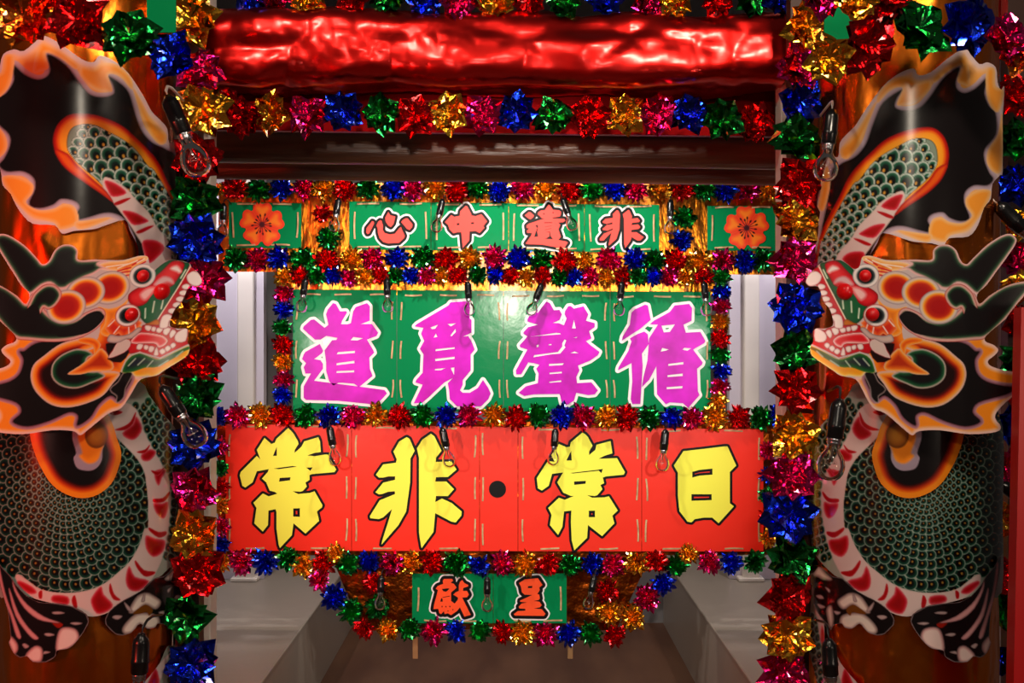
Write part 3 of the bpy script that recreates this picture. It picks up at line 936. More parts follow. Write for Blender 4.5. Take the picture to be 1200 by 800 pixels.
BODY = [(993,210),(1003,196),(1020,179),(1037.5,163.5),(1061,153),(1081,149),(1096,150.5),(1107,161),(1112,176.5),(1111,192),(1104,209),(1093,221),(1083,229),(1063.5,242),(1048,253),(1035,270),(1022,287.5),(1011.5,303),(1008,325),(1000,345),(955,345),(953,310),(957,292),(960,279),(968,259),(983,231)]
BODY_IN = [(1007,211),(1026.7,187),(1055,170),(1072,162.4),(1089.5,163.5),(1097,172),(1099,187),(1096,196.5),(1087,209.5),(1072,222.5),(1060,234),(1048,253),(1035,270),(1022,287.5),(1011.5,303),(1008,325),(1000,345),(957,345),(960.6,292),(966,276.7),(983,244),(1000,216)]
BELLY_UP = [(1058,223.6),(1044,229),(1031,237.7),(1022,248.5),(1007,263.7),(996,281),(983,296),(979,310),(978,345),(1002,345),(1009,320),(1011.5,303),(1022,287.5),(1035,270),(1048,253),(1060,236)]
PLATE = [(0, (.90, .52, .55)), (1.5, (.80, .16, .24)), (4, REDD), (9, (.60, .05, .07))]


def paint_upper(step):
    cv = Canvas(944, 48, 1182, 350, step, PALE)
    # flame border
    cv.paint(FLAME_OUT, [(0, (.84, .74, .76)), (3.5, (.88, .76, .74)), (7, (.95, .74, .56)), (11, (.96, .68, .38)), (15, (.96, .66, .32))])
    cv.paint(FLAME_IN, [(-5.5, (.80, .70, .74)), (-2.0, (.70, .61, .68)), (-.3, (.50, .42, .46)), (.6, BLK), (5, BLK)])
    # orange hearts of the flame tongues
    for pts in (z1((210,620),(250,580),(300,520),(350,440),(400,370),(340,520),(300,610),(250,670),(215,665)),
                z1((420,310),(500,240),(580,230),(620,260),(690,250),(690,300),(610,370),(530,385),(515,370),(545,290),(480,300),(410,370)),
                z1((710,235),(790,170),(870,120),(895,150),(905,270),(870,270),(840,250),(860,170),(790,200),(720,260)),
                z1((1000,190),(1040,190),(1045,280),(1090,310),(1060,420),(1010,370),(995,280)),
                z1((1080,430),(1085,600),(1075,740),(1030,740),(1000,690),(1010,620),(1060,540)),
                z2((890,190),(960,150),(1020,160),(990,240),(940,320),(890,370),(800,395),(770,430),(690,400),(700,320),(750,300),(800,325),(870,330),(920,290),(890,240)),
                z2((520,370),(640,385),(700,395),(680,430),(600,410)),
                z2((130,20),(150,120),(120,250),(95,255),(90,220))):
        cv.paint(pts, [(-.5, (.95, .74, .52)), (1.5, (.96, .70, .40)), (4.5, (.97, .61, .20))], 4)
    # dragon back with its red and orange rim
    cv.paint(BODY, [(0, (.55, .04, .04)), (2.5, (.72, .10, .05)), (4.5, ORD_), (7.5, (.95, .58, .12)), (11, (.95, .62, .15))])
    cv.paint(BODY_IN, [(0, (.30, .32, .25)), (1.5, (.50, .56, .50))])
    clip = cv.dist(BODY_IN)
    # rows of scales along the neck
    path = [((1080, 166), (1094, 196), 3.0), ((1062, 170), (1082, 211), 3), ((1043, 179), (1068, 224), 3), ((1026, 190), (1049, 229), 3), ((1012, 205), (1034, 239), 2.7),
            ((1001, 219), (1022, 249), 2.5), ((991, 233), (1011, 260), 2.4), ((982, 248), (1003, 272), 2.4), ((975, 262), (994, 283), 2.3), ((969, 276), (987, 294), 2.2), ((964, 290), (982, 306), 2.2), ((961, 303), (981, 320), 2.2), ((960, 317), (980, 334), 2.2)]
    rows = []
    N = 19
    for i in range(N):
        s = i / (N - 1) * (len(path) - 1)
        k = min(int(s), len(path) - 2); f = s - k
        A = np.array(path[k][0]) * (1 - f) + np.array(path[k + 1][0]) * f
        B = np.array(path[k][1]) * (1 - f) + np.array(path[k + 1][1]) * f
        rows.append((A, B, path[k][2] * (1 - f) + path[k + 1][2] * f))
    for i, (A, B, n) in enumerate(rows):
        L = np.hypot(*(B - A))
        pitch = L / 3.0
        rx, ry = pitch * .62, pitch * .66
        if i < 4: rx, ry = rx * .92, ry * .9
        off = -.25 if i % 2 else .25
        for j in range(-1, 4):
            p = A + (B - A) * ((j + .5 + off) / 3.0)
            cv.ell(p[0], p[1], rx, ry, [(0, (.12, .2, .16)), (.5, (.72, .76, .72)), (1.8, (.68, .74, .70)), (2.5, (.20, .42, .33)), (4.6, (.07, .27, .19)), (7, (.02, .10, .08))], .35, clip)
            cv.ell(p[0] - 1.0, p[1] + ry * .28, rx * .50, ry * .5, [(0, (.03, .08, .06)), (1.5, (.02, .03, .03))], .35, clip)
            cv.ell(p[0] - 2.0, p[1] + ry * .30, max(1.1, rx * .17), max(1.5, ry * .24), [(0, GLD), (1, (.82, .58, .2))], .4, clip)
    cv.paint(BELLY_UP, [(0, (.80, .70, .68)), (1.5, PALE)])
    for pts in (z2((545,172),(480,190),(425,240),(500,262),(530,225)), z2((450,332),(390,338),(330,368),(308,392),(385,412),(430,370)), z2((335,485),(260,485),(215,522),(250,570),(300,600),(330,540))):
        cv.paint(pts, PLATE, 3)
    for pts in (z2((403,265),(440,270),(490,290),(492,303),(470,303),(430,285)), z2((278,412),(310,415),(370,440),(366,452),(340,448),(300,428))):
        cv.paint(pts, [(0, (.75, .2, .25)), (1, REDD)], 3)
    # red rim continues along the lower edge of the neck
    cv.paint([(1111,192),(1104,209),(1093,221),(1083,229),(1063.5,242),(1048,253),(1056,240),(1072,226),(1088,211),(1098,197)], [(0, (.60, .04, .05)), (2.2, (.80, .20, .06)), (4, ORD_)], 3)
    return cv


COIL = [(1006,447),(994,462),(974,486),(960,501),(953,519),(950,541),(949,600),(952,640),(960,656),(978,674),(992,681),(1010,699),(1030,710),(1050,720),(1068,721.7),(1082,712),(1102,708),(1127,702),(1150,694),(1174,694),(1175,600),(1175,500),(1150,450),(1130,436),(1060,436)]
B_OUT = [(1014,474),(1001,489.5),(996,505),(985,525.5),(971.5,548),(965,561.5),(962.5,579.5),(962.5,597),(966,618),(969,633.5),(978,658),(992,681),(1010,699),(1030,710),(1050,720),(1068,721.7),(1079.5,712),(1102,708),(1127,702),(1145,687.5),(1149,678.5)]
B_IN = [(1147,673),(1136,680),(1120,691),(1093,695),(1066,692),(1046,684),(1030,672),(1014,658),(1001,638),(994,620),(989.5,617.7),(988,593),(990.6,570.5),(994,552.5),(1003,537),(1016.5,523),(1030,510),(1043.5,496),(1048,470)]


def paint_coil(step):
    cv = Canvas(944, 430, 1182, 728, step, (.62, .64, .60))
    # the great round of small scales
    clipc = cv.dist([(1147,673)] + B_IN[1:] + [(1178, 440), (1182, 690)], 3)
    cx, cy = 1085.0, 565.0
    k, i = 1.0, 0
    a, b = 104.0, 134.0
    while k > .10:
        per = 2 * PI * math.sqrt((a * a + b * b) / 2) * k
        size = max(7.0, 15.0 * k ** .62)
        n = max(5, int(per / size))
        for j in range(n):
            t = 2 * PI * (j + (i % 2) * .5) / n
            x, y = cx + a * k * math.cos(t), cy + b * k * math.sin(t)
            if not (940 < x < 1184 and 440 < y < 700): continue
            tang = math.atan2(b * math.cos(t), -a * math.sin(t))
            scale_mark(cv, x + random.uniform(-.5, .5), y + random.uniform(-.5, .5), size * .60, size * .55, tang, clipc)
        k -= size * .80 / 119.0
        i += 1
    # belly
    cv.paint(B_OUT + B_IN, [(-.5, (.80, .72, .70)), (1.2, PALE)], 3)
    # outer strip of scales along the pillar's edge
    o = np.array(smooth_poly(B_OUT, 4))
    bp = np.array(B_OUT[:11])
    outer_clip = np.minimum(cv.dist(COIL), -cv.dist(B_OUT + B_IN, 3))
    seglen = np.r_[0, np.cumsum(np.hypot(*np.diff(bp, axis=0).T))]
    for r in range(4):
        s = 2 + (r % 2) * 5.0
        while s < seglen[-1]:
            q = np.array([np.interp(s, seglen, bp[:, 0]), np.interp(s, seglen, bp[:, 1])])
            scale_mark(cv, q[0] - 4.5 - 7.2 * r, q[1] - 2.5 * r, 4.5, 5.7, .15, outer_clip)
            s += 10.6
    # pillar-side scales on the right of the belly's end
    for pts in (z7((295,215),(262,275),(290,325),(325,330),(360,300),(310,255)), z7((185,400),(215,440),(250,440),(258,412),(215,385)), z7((130,490),(150,530),(165,570),(185,530),(180,495)),
                z7((115,660),(145,668),(187,668),(168,720),(138,742),(118,710)), z8((140,60),(190,50),(235,35),(238,100),(205,142),(155,115)), z8((240,270),(310,248),(335,195),(357,260),(343,312),(292,318)),
                z8((437,392),(480,340),(490,300),(530,340),(547,380),(522,437),(468,427)), z8((668,352),(740,345),(748,376),(672,392)), z8((830,330),(850,300),(910,270),(922,285),(872,332))):
        cv.paint(pts, [(-1, (.88, .62, .62)), (1.2, (.78, .14, .22)), (3.5, REDD), (8, (.60, .05, .07))], 3)
    for pts in (z7((300,192),(322,240),(355,265),(400,282),(350,282),(310,250)), z7((218,362),(240,385),(282,398),(240,402)), z7((108,605),(140,638),(188,643),(184,660),(138,657),(112,628)), z7((140,480),(165,500),(205,495),(170,520)),
                z8((130,12),(170,15),(215,-8),(212,10),(170,42),(135,30)), z8((203,222),(260,213),(300,163),(297,195),(262,242),(225,240)), z8((395,367),(425,338),(440,283),(447,322),(428,365)), z8((630,345),(647,370),(637,407),(622,402)), z8((800,320),(816,330),(816,357),(803,357)), z7((370,190),(410,180),(435,195),(405,205))):
        cv.paint(pts, [(-.5, (.80, .3, .35)), (.8, REDD)], 3)
    return cv


OVAL = [(1028,512),(1022,530),(1024,546),(1032,566),(1048,579.5),(1066,583.5),(1084,579.5),(1102,568),(1115.5,548),(1124.5,528),(1130,507.5),(1130,485),(1090,470),(1050,475),(1034,495)]


def paint_oval(step):
    cv = Canvas(1016, 465, 1136, 590, step, ORA)
    cv.paint(OVAL, [(0, ORA), (5.5, (.96, .55, .10)), (8, ORD_), (11, (.62, .14, .05)), (14.5, (.22, .04, .03)), (16.5, BLK)])
    cv.paint(z7((455,300),(462,385),(465,440),(490,480),(530,495),(590,482),(612,430),(600,400),(622,320),(600,260)), [(0, (.66, .58, .66)), (2, (.62, .55, .62))], 4)
    cv.paint(z7((465,340),(472,390),(490,440),(535,455),(580,420),(565,400),(590,320),(560,280)), [(-1.5, (.75, .58, .55)), (1, ORA)], 4)
    cv.ell(1051.5, 510, 13.5, 15, [(0, (.42, .22, .06)), (4, (.62, .36, .10)), (9, (.70, .45, .14))])
    return cv


CLAW_L = z8((40,235),(60,225),(85,195),(110,205),(160,245),(210,255),(270,310),(330,345),(380,370),(420,395),(460,430),(480,470),(475,500),(430,545),(390,552),(340,535),(300,492),(262,517),(222,512),(205,490),(165,500),(150,525),(135,500),(90,450),(55,380),(60,310),(42,280))
CLAW_R = z8((565,480),(578,440),(650,400),(740,385),(820,378),(880,345),(930,290),(960,240),(1000,195),(1028,140),(1036,160),(1025,250),(1005,340),(985,430),(975,560),(985,590),(962,645),(930,668),(893,662),(862,690),(795,692),(745,665),(735,632),(680,622),(640,595),(590,530))


def paint_claw(left, step):
    if left:
        cv = Canvas(944, 658, 1052, 748, step, BLK)
        for pts in (z8((200,485),(215,450),(290,438),(340,460),(385,512),(380,540),(340,535),(300,492),(260,517),(222,512)), z8((188,378),(220,350),(255,335),(300,350),(335,395),(350,432),(310,425),(265,390),(215,412)), z8((130,425),(150,402),(160,470),(148,505)), z8((60,235),(85,195),(120,230),(150,260),(110,258),(85,245))):
            cv.paint(pts, [(-1.5, (.35, .28, .28)), (.5, (.70, .60, .58)), (3, (.92, .86, .82))], 4)
        cv.paint(z8((228,420),(262,392),(300,410),(335,440),(300,440),(262,432),(250,450)), [(0, (.40, .20, .05)), (1, (.45, .25, .06))], 3)
        leaf = (z8((72,345),(100,343),(112,360),(90,362)), z8((78,388),(105,395),(120,405),(95,412)), z8((390,452),(425,448),(442,458),(415,470)), z8((165,425),(200,432),(180,445)), z8((335,425),(375,378),(360,420)), z8((265,330),(285,375),(268,372)), z8((120,300),(145,315),(140,330)))
        edge = CLAW_L
    else:
        cv = Canvas(1062, 645, 1180, 782, step, BLK)
        for pts in (z8((622,560),(640,522),(700,515),(727,552),(735,632),(680,622),(642,598)), z8((815,625),(850,612),(897,660),(862,690),(820,682)), z8((945,595),(975,560),(985,590),(962,645),(943,628))):
            cv.paint(pts, [(-1.5, (.35, .26, .27)), (.6, (.80, .60, .60)), (3, (.93, .82, .80))], 4)
        cv.paint(z8((700,495),(735,478),(760,482),(735,510),(715,512)), [(0, (.6, .1, .05))], 3)
        for pts in (z8((715,485),(800,452),(880,390),(925,325),(950,262),(945,320),(900,410),(830,470),(745,488)), z8((828,565),(880,510),(930,430),(965,310),(972,330),(948,450),(890,540),(852,575)), z8((918,560),(955,450),(990,330),(1012,180),(1026,190),(1008,340),(975,450),(945,560))):
            cv.paint(pts, [(0, (.40, .25, .27)), (1.2, (.78, .55, .57)), (3, (.85, .62, .62))], 3)
        leaf = (z8((690,437),(720,428),(755,432),(740,442)), z8((600,490),(630,484),(662,488),(635,498)), z8((745,550),(775,540),(800,545),(780,557)), z8((770,640),(800,635),(805,650)), z8((880,610),(900,595),(915,600),(900,620)))
        edge = CLAW_R
    for pts in leaf:
        cv.paint(pts, [(-.3, (.45, .36, .37)), (1, (.72, .62, .62))], 3)
    cv.line(edge + edge[:1], 1.3, (.55, .46, .47))
    return cv


TAIL = [(951,690),(955,684),(962,700),(966,730),(967,755),(976,757),(985,776),(996,790),(1006,803),(990,803),(975,803),(948,803)]


def paint_tail(step):
    cv = Canvas(944, 680, 1010, 808, step, (.58, .60, .56))
    cl = cv.dist(TAIL)
    for r in range(4):
        for j in range(11):
            scale_mark(cv, 951 + r * 6.0 + j * .7, 722 + j * 10 + (r % 2) * 5, 3.6, 5.0, .2, cl)
    cv.paint([(951,690),(957,686),(966,730),(967,757),(985,776),(1006,803),(988,803),(974,768),(963,757),(957,725)], [(0, (.75, .62, .62)), (1.5, PALE)], 3)
    cv.paint([(963,732),(967,745),(966,758),(961,750)], PLATE, 3)
    cv.paint([(986,803),(990,782),(1000,800),(1002,806)], PLATE, 3)
    cv.paint([(949,803),(945,770),(948,765),(958,803)], [(0, ORD_), (2, ORA)], 2)
    return cv


HEAD = [(944,330),(950,319),(958,313),(961,308.5),(971.6,305.5),(985,304.5),(993,309),(1000.5,315),(1007,312.5),(1010,302),(1014,299.6),(1022.5,300),(1039,304.5),(1058,304.5),(1074,304),(1087.5,305),(1093,302.6),(1093.7,293),(1101,287),(1112,287),(1120.5,293),(1126,305.4),(1133,309.5),(1140,302.6),(1156,287.5),(1173,276.5),(1184,274),(1190.6,279),(1190,286),(1181,300),(1167,319),(1156,334),(1145,345),(1148,356),(1159,346.6),(1178,335.6),(1192,331),(1204,330),(1207,336),(1200,347),(1192,356),(1181,370),(1177,375),(1156,393),(1155,400),(1164.5,404),(1170,409.5),(1166,416),(1157.6,423),(1162,429),(1177,433.6),(1197,437),(1206,441),(1198,447),(1193,458),(1172,478),(1166,489),(1173,499.6),(1167,506),(1136,508.6),(1102,504),(1077,505),(1069,510),(1057,501),(1037,484),(1023,478),(1012,460),(1003,444.5),(985,440),(976,434),(954,419),(949.6,412),(950,405),(953,400),(953,388),(958,384.5),(966,385),(976,381),(975,370),(971.6,361),(965,353),(959,336),(949,335.5)]


def paint_head(step):
    cv = Canvas(940, 268, 1212, 516, step, (.78, .70, .70))
    # flame mane: border then black
    cv.paint([(1010,440),(1030,420),(1100,400),(1140,394),(1156,393),(1155,400),(1164.5,404),(1170,409.5),(1166,416),(1157.6,423),(1162,429),(1177,433.6),(1197,437),(1208,441),(1198,447),(1193,458),(1172,478),(1166,489),(1173,499.6),(1167,506),(1136,508.6),(1102,504),(1077,505),(1069,510),(1057,501),(1037,484),(1023,478),(1012,460),(1003,444.5)],
             [(-2, PINK), (1.6, (.92, .76, .72)), (3.6, (.94, .68, .46)), (6, ORA), (9, ORA)], 4)
    cv.paint([(1111,399),(1131.5,402.6),(1142.5,411),(1148,412),(1142.5,422),(1145,437),(1156,446.6),(1177,452),(1193,453.5),(1178,462.5),(1147,471.5),(1140,483),(1149,494),(1131,499.6),(1106,493),(1084,483),(1073,487),(1073,498.5),(1059,489.5),(1050,474),(1037,463.6),(1025.5,469),(1019,456),(1014,441),(1030,430),(1070,400)],
             [(-4.2, (.84, .58, .46)), (-2.8, (.70, .48, .54)), (-1.0, (.56, .38, .45)), (0, (.40, .22, .26)), (.8, BLK), (3, BLK)], 4)
    # cheek
    cv.paint(z5((490,170),(600,150),(700,100),(800,60),(850,120),(860,260),(950,380),(1018,480),(1060,560),(900,570),(760,552),(640,555),(615,500),(590,420),(570,390),(590,290)), [(0, ORA), (4, (.93, .48, .10)), (9, (.82, .28, .06)), (16, (.62, .12, .05))], 3)
    # scroll
    SC = z6((-40,330),(0,285),(60,265),(130,260),(300,310),(430,410),(510,490),(525,600),(470,720),(330,830),(150,850),(-80,770),(-180,650),(-235,560),(-120,540),(0,545),(100,400))
    cv.paint(SC, [(0, (.84, .70, .68)), (1.6, (.88, .68, .58)), (3.5, (.95, .62, .22)), (6.5, (.90, .42, .08)), (9.5, (.62, .12, .04)), (12, (.30, .04, .03)), (15, (.12, .03, .03))], 4)
    cv.paint(z6((15,405),(45,375),(100,357),(180,357),(290,410),(350,490),(342,600),(255,672),(130,692),(20,655),(-110,590),(-50,545),(0,545),(50,530),(60,440)), [(0, (.74, .66, .64)), (1.4, (.62, .60, .55)), (2.6, (.12, .34, .20)), (5.5, (.05, .17, .11)), (8, BLK)], 4)
    cv.paint(z6((-60,350),(0,392),(50,440),(120,500),(215,568),(100,572),(0,548),(-150,540),(-170,480)), [(0, (.84, .70, .64)), (1.6, (.95, .62, .25)), (3.5, (.90, .42, .10)), (8, (.70, .18, .06))], 3)
    cv.paint(z5((830,330),(860,280),(930,255),(1018,265),(1018,300),(900,330),(880,400),(860,390)), [(0, (.86, .66, .50)), (1.5, ORA), (4, ORD_)], 3)
    # neck curl below the jaw
    cv.paint(z5((540,560),(600,565),(640,640),(700,700),(640,750),(640,800),(600,760),(590,680)), [(-2, (.70, .62, .62)), (0, BLK), (3, BLK)], 3)
    # forehead / between plates
    cv.paint(z3((500,80),(560,68),(640,85),(720,110),(860,120),(955,165),(860,195),(760,205),(680,240),(640,300),(640,200),(560,150)), [(0, (.92, .80, .72)), (2, (.95, .75, .50)), (5, (.93, .60, .25)), (9, (.85, .35, .15))], 3)
    for q in (((650,170),(760,200)), ((640,200),(740,215)), ((640,230),(700,240)), ((560,100),(640,150)), ((530,120),(600,160))):
        cv.line(z3(*q), 1.7, (.80, .10, .14))
    for q in (((600,110),(760,175)), ((680,140),(860,165)), ((540,95),(600,130))):
        cv.line(z3(*q), 1.5, (.95, .88, .82))
    cv.paint(z3((640,430),(700,490),(800,520),(900,500),(830,560),(820,650),(850,720),(780,760),(720,700),(720,600),(660,500)), [(0, (.92, .70, .45)), (3, ORA), (7, (.88, .45, .12))], 3)
    # second dark horn with its long hollow
    cv.paint([(1110,346),(1113,339),(1120,334),(1130,335.5),(1138,341),(1145,352),(1148,356.5),(1160,346),(1178,335),(1200,330),(1207,336),(1192,356),(1177,375),(1156,394),(1140,397),(1110,399),(1085,396),(1066,387),(1056,376),(1055,366),(1062,362),(1075,367),(1090,376),(1106,376.5),(1120,369),(1128,357.5)],
             [(-1.6, (.62, .20, .22)), (-.4, (.84, .62, .60)), (1.4, (.80, .63, .60)), (3.2, (.20, .32, .22)), (5.6, (.08, .12, .09)), (8.5, BLK)], 4)
    cv.paint(z3((830,600),(850,560),(900,540),(980,570),(1060,640),(1200,690),(1200,760),(1000,740),(900,690)), [(0, BLK), (1.0, BLK)], 3)
    # first horn
    cv.paint([(1056,307),(1066,304),(1087.5,304.6),(1093,302),(1093.2,293),(1101,286.6),(1112,286.6),(1120.5,292.5),(1126,305),(1133,309),(1140,302),(1156,287),(1173,276),(1184,273.6),(1191,279),(1190.5,286),(1181,300.5),(1167,319.5),(1156,334.5),(1145,345),(1132,335),(1122,332),(1113,338),(1104,338),(1098,334),(1084,326),(1072,321),(1062,315),(1048,318),(1068,309)],
             [(0, (.92, .72, .72)), (1.6, (.82, .64, .63)), (3.6, (.20, .32, .22)), (6.0, (.08, .13, .10)), (9, BLK)], 3)
    # three brow plates
    for (cx, cy, rx, ry, a) in ((1051, 337, 21.5, 18, .2), (1079.5, 343, 21.5, 17.5, .1), (1100, 359.5, 21.5, 18.5, .1)):
        cv.ell(cx, cy, rx + 1.5, ry + 1.5, [(0, (.55, .48, .52)), (1.5, (.80, .72, .70)), (2.9, (.86, .76, .68)), (4.2, (.96, .68, .24)), (6, (.92, .42, .10)), (8.2, (.74, .14, .06)), (13, (.66, .06, .06))], a)
    # curl of the second horn over the third plate
    cv.paint(z4((355,640),(365,590),(420,545),(490,545),(560,600),(590,660),(610,740),(560,800),(520,790),(490,720),(440,735),(390,705)), [(-1.6, (.62, .16, .18)), (-.3, (.84, .62, .58)), (1.2, (.70, .60, .55)), (2.5, (.16, .30, .19)), (5, (.06, .10, .07)), (7, BLK)], 4)
    cv.paint(z4((560,690),(640,760),(700,790),(560,830),(500,800)), [(0, BLK)], 2)
    # snout: gum, green skin, nose
    cv.paint(z3((95,205),(140,165),(165,180),(265,380),(372,612),(330,690),(230,570),(150,410),(125,320)), [(-.5, (.80, .12, .16)), (1.5, CRIM)], 3)
    cv.paint(z3((150,145),(190,125),(240,112),(330,108),(440,190),(455,270),(560,500),(500,620),(440,650),(372,612),(300,470),(215,300)), [(0, (.04, .20, .11)), (2, (.04, .32, .18)), (6, (.05, .36, .20))], 3)
    cv.line(z3((145,165),(210,300),(262,400),(372,612)), 1.6, (.90, .86, .78))
    for q in (((345,450),(352,520)), ((418,460),(422,550)), ((487,520),(480,600)), ((180,190),(215,260))):
        cv.line(z3(*q), 1.9, (.78, .86, .76))
    cv.paint(z3((200,170),(205,135),(250,116),(310,125),(380,200),(440,260),(460,310),(560,340),(640,400),(625,470),(545,497),(475,455),(430,335),(300,335),(240,260)), [(-.6, (.45, .02, .05)), (1, (.70, .05, .10)), (4, (.82, .10, .14)), (8, (.86, .16, .18))], 4)
    cv.paint(z3((218,200),(260,155),(312,180),(250,205),(235,215)), [(-1.5, (.85, .3, .32)), (1.5, WHT)], 3)
    cv.paint(z3((275,305),(300,262),(370,250),(435,312),(400,318),(330,290)), [(-1.5, (.82, .28, .32)), (1.5, (.82, .68, .70))], 3)
    cv.paint(z3((430,345),(490,350),(545,400),(505,445),(465,410)), [(-2, (.85, .25, .28)), (2, (.93, .74, .74))], 3)
    # eye rings, lashes
    cv.paint(z3((500,640),(545,610),(600,650),(660,660),(720,620),(760,600),(810,690),(745,765),(690,730),(640,775),(600,730),(560,735)), [(0, (.93, .60, .40)), (2, (.90, .38, .14)), (6, (.80, .16, .10))], 1)
    for q in (((560,650),(540,710)), ((610,680),(600,740)), ((690,670),(730,730)), ((740,620),(785,670))):
        cv.line(z3(*q), 1.5, (.93, .82, .78))
    cv.ell(1014.7, 323, 14.5, 13, [(-1, (.55, .52, .55)), (.5, WHT), (2.6, (.85, .84, .84)), (4.0, (.24, .28, .29)), (6.5, (.05, .06, .07))])
    cv.ell(1026.5, 369.5, 13.5, 12, [(-1.2, (.65, .2, .2)), (.5, WHT), (2.2, (.85, .84, .84)), (3.6, (.24, .28, .29)), (6, (.05, .06, .07))])
    # teeth of the upper jaw
    def tooth(pts, s=3, c=WHT):
        cv.paint(pts, [(-.5, (.55, .12, .16)), (.4, (.86, .76, .76)), (1.6, c)], s)
    tooth(z3((30,290),(45,245),(80,210),(125,203),(165,240),(150,290),(110,320),(60,325)))
    for (x, y) in ((165, 335), (182, 388), (203, 440), (225, 490), (258, 541)):
        tooth(z3((x - 32, y - 14), (x - 5, y - 26), (x + 28, y - 14), (x + 30, y + 8), (x, y + 22), (x - 24, y + 14)))
    tooth(z3((250,595),(290,566),(338,598),(348,690),(285,692),(272,640)))
    cv.paint(z3((350,640),(380,610),(440,640),(470,650),(440,680),(370,680)), [(0, (.55, .28, .05)), (2, (.75, .42, .08))], 3)
    # mouth
    cv.paint(z5((100,180),(190,200),(240,170),(470,150),(500,190),(570,255),(592,300),(585,385),(500,388),(420,402),(330,442),(235,402),(85,315),(95,280)), [(-.6, (.45, .02, .05)), (1, CRIM), (5, (.78, .06, .10))], 3)
    cv.paint(z5((265,290),(285,260),(340,235),(500,215),(560,260),(575,300),(520,310),(420,305),(360,312),(335,340),(290,325)), [(-.4, (.5, .02, .05)), (.3, (.95, .82, .80)), (2.0, (.90, .45, .48)), (3.6, (.84, .08, .12))], 3)
    for pts in (((105,200),(122,175),(190,212),(209,260),(180,296),(110,287)), ((200,212),(235,190),(255,230),(237,264)), ((250,182),(300,175),(313,215),(277,237)), ((315,177),(365,175),(371,206),(335,217)), ((376,172),(410,165),(415,195),(386,207)), ((416,162),(470,153),(466,187),(430,202)),
                ((188,322),(212,300),(237,322),(215,350)), ((228,347),(257,325),(282,352),(256,377)), ((270,377),(297,350),(326,372),(300,402)), ((328,400),(352,335),(369,402),(345,412)), ((370,340),(412,330),(417,372),(384,382)), ((420,331),(456,320),(459,352),(430,362)), ((468,319),(512,312),(522,352),(485,360))):
        tooth(z5(*pts), 2)
    tooth(z5((250,80),(290,58),(336,80),(346,172),(282,172),(274,120)))
    # hollow of the jaw and the fang
    cv.paint(z5((580,385),(600,360),(660,400),(745,425),(790,310),(690,300),(700,330),(760,440),(640,470)), [(0, (.25, .04, .04)), (2, (.10, .03, .03))], 2)
    tooth(z5((575,300),(620,270),(690,300),(720,370),(752,432),(660,402),(598,362)), 2, (.82, .74, .72))
    cv.paint(z5((500,190),(530,175),(600,230),(690,245),(760,235),(775,290),(690,300),(620,268),(570,262)), [(-.5, (.5, .4, .4)), (1, (.72, .64, .64)), (3, (.80, .70, .66))], 3)
    # lower jaw
    cv.paint(z5((75,330),(110,330),(200,385),(310,442),(400,420),(490,388),(580,435),(625,550),(545,550),(500,590),(400,582),(330,578),(100,432),(68,380)), [(-.5, (.86, .80, .70)), (1, (.95, .80, .42)), (3, (.94, .66, .10)), (6, (.92, .60, .08))], 3)
    cv.paint(z5((80,332),(200,388),(310,443),(400,421),(490,390),(580,437),(622,550),(545,552),(500,540),(420,512),(330,508),(220,450),(110,375),(72,358)), [(0, (.30, .46, .14)), (2.2, (.06, .34, .15)), (5, (.07, .20, .14)), (8, (.08, .10, .17))], 3)
    cv.line(z5((82,318),(200,375),(310,433),(400,410),(490,383),(560,405),(600,450),(630,545)), 1.8, (.76, .74, .74))
    for q in (((125,375),(175,420)), ((240,452),(312,500)), ((370,455),(412,508)), ((442,437),(492,490)), ((520,437),(572,497))):
        cv.line(z5(*q), 1.8, (.62, .70, .62))
    # silver rim of the whole head
    return cv


def rim_dome(mapf, px, py, r_px, depth):
    """a small gloss bead standing on the painted card"""
    rings, n = 6, 18
    vs, fs = [], []
    X, Yp, O = [], [], []
    for k in range(rings + 1):
        a = k / rings * PI / 2
        for j in range(n):
            t = 2 * PI * j / n
            X.append(px + r_px * math.cos(a) * math.cos(t)); Yp.append(py + r_px * math.cos(a) * math.sin(t)); O.append(depth * math.sin(a))
    V = []
    for x, y, o in zip(X, Yp, O):
        V.append(tuple(mapf([x], [y], o)[0]))
    for k in range(rings):
        for j in range(n):
            i = (j + 1) % n
            fs.append((k * n + j, k * n + i, k * n + n + i, k * n + n + j))
    return MB().add(V, fs, 0, True)


def foil_pillar(cx, cy, R, label):
    nu, nv = 120, 170
    z0, z1_ = 0.001, 2.62
    vs, fs = [], []
    for i in range(nv + 1):
        z = z0 + (z1_ - z0) * i / nv
        for k in range(nu):
            t = 2 * PI * k / nu
            n1 = noise.noise(Vector((math.cos(t) * 4 + cx, math.sin(t) * 4, z * 1.8)))
            q = Vector((math.cos(t) * 5 + cx, math.sin(t) * 5, z * 7 + 2 * n1))
            dd = noise.voronoi(q)[0]
            r = R - .010 + .0045 * n1 + .007 * min(1.0, dd[1] - dd[0])
            vs.append((cx + r * math.cos(t), cy + r * math.sin(t), z))
    for i in range(nv):
        for k in range(nu):
            j = (k + 1) % nu
            fs.append((i * nu + k, i * nu + j, i * nu + nu + j, i * nu + nu + k))
    fs.append(tuple(range(nv * nu, nv * nu + nu)))
    o = MB().add(vs, fs, 0, True).build('foil_pillar', M['pillar_foil'])
    tag(o, label, 'pillar')


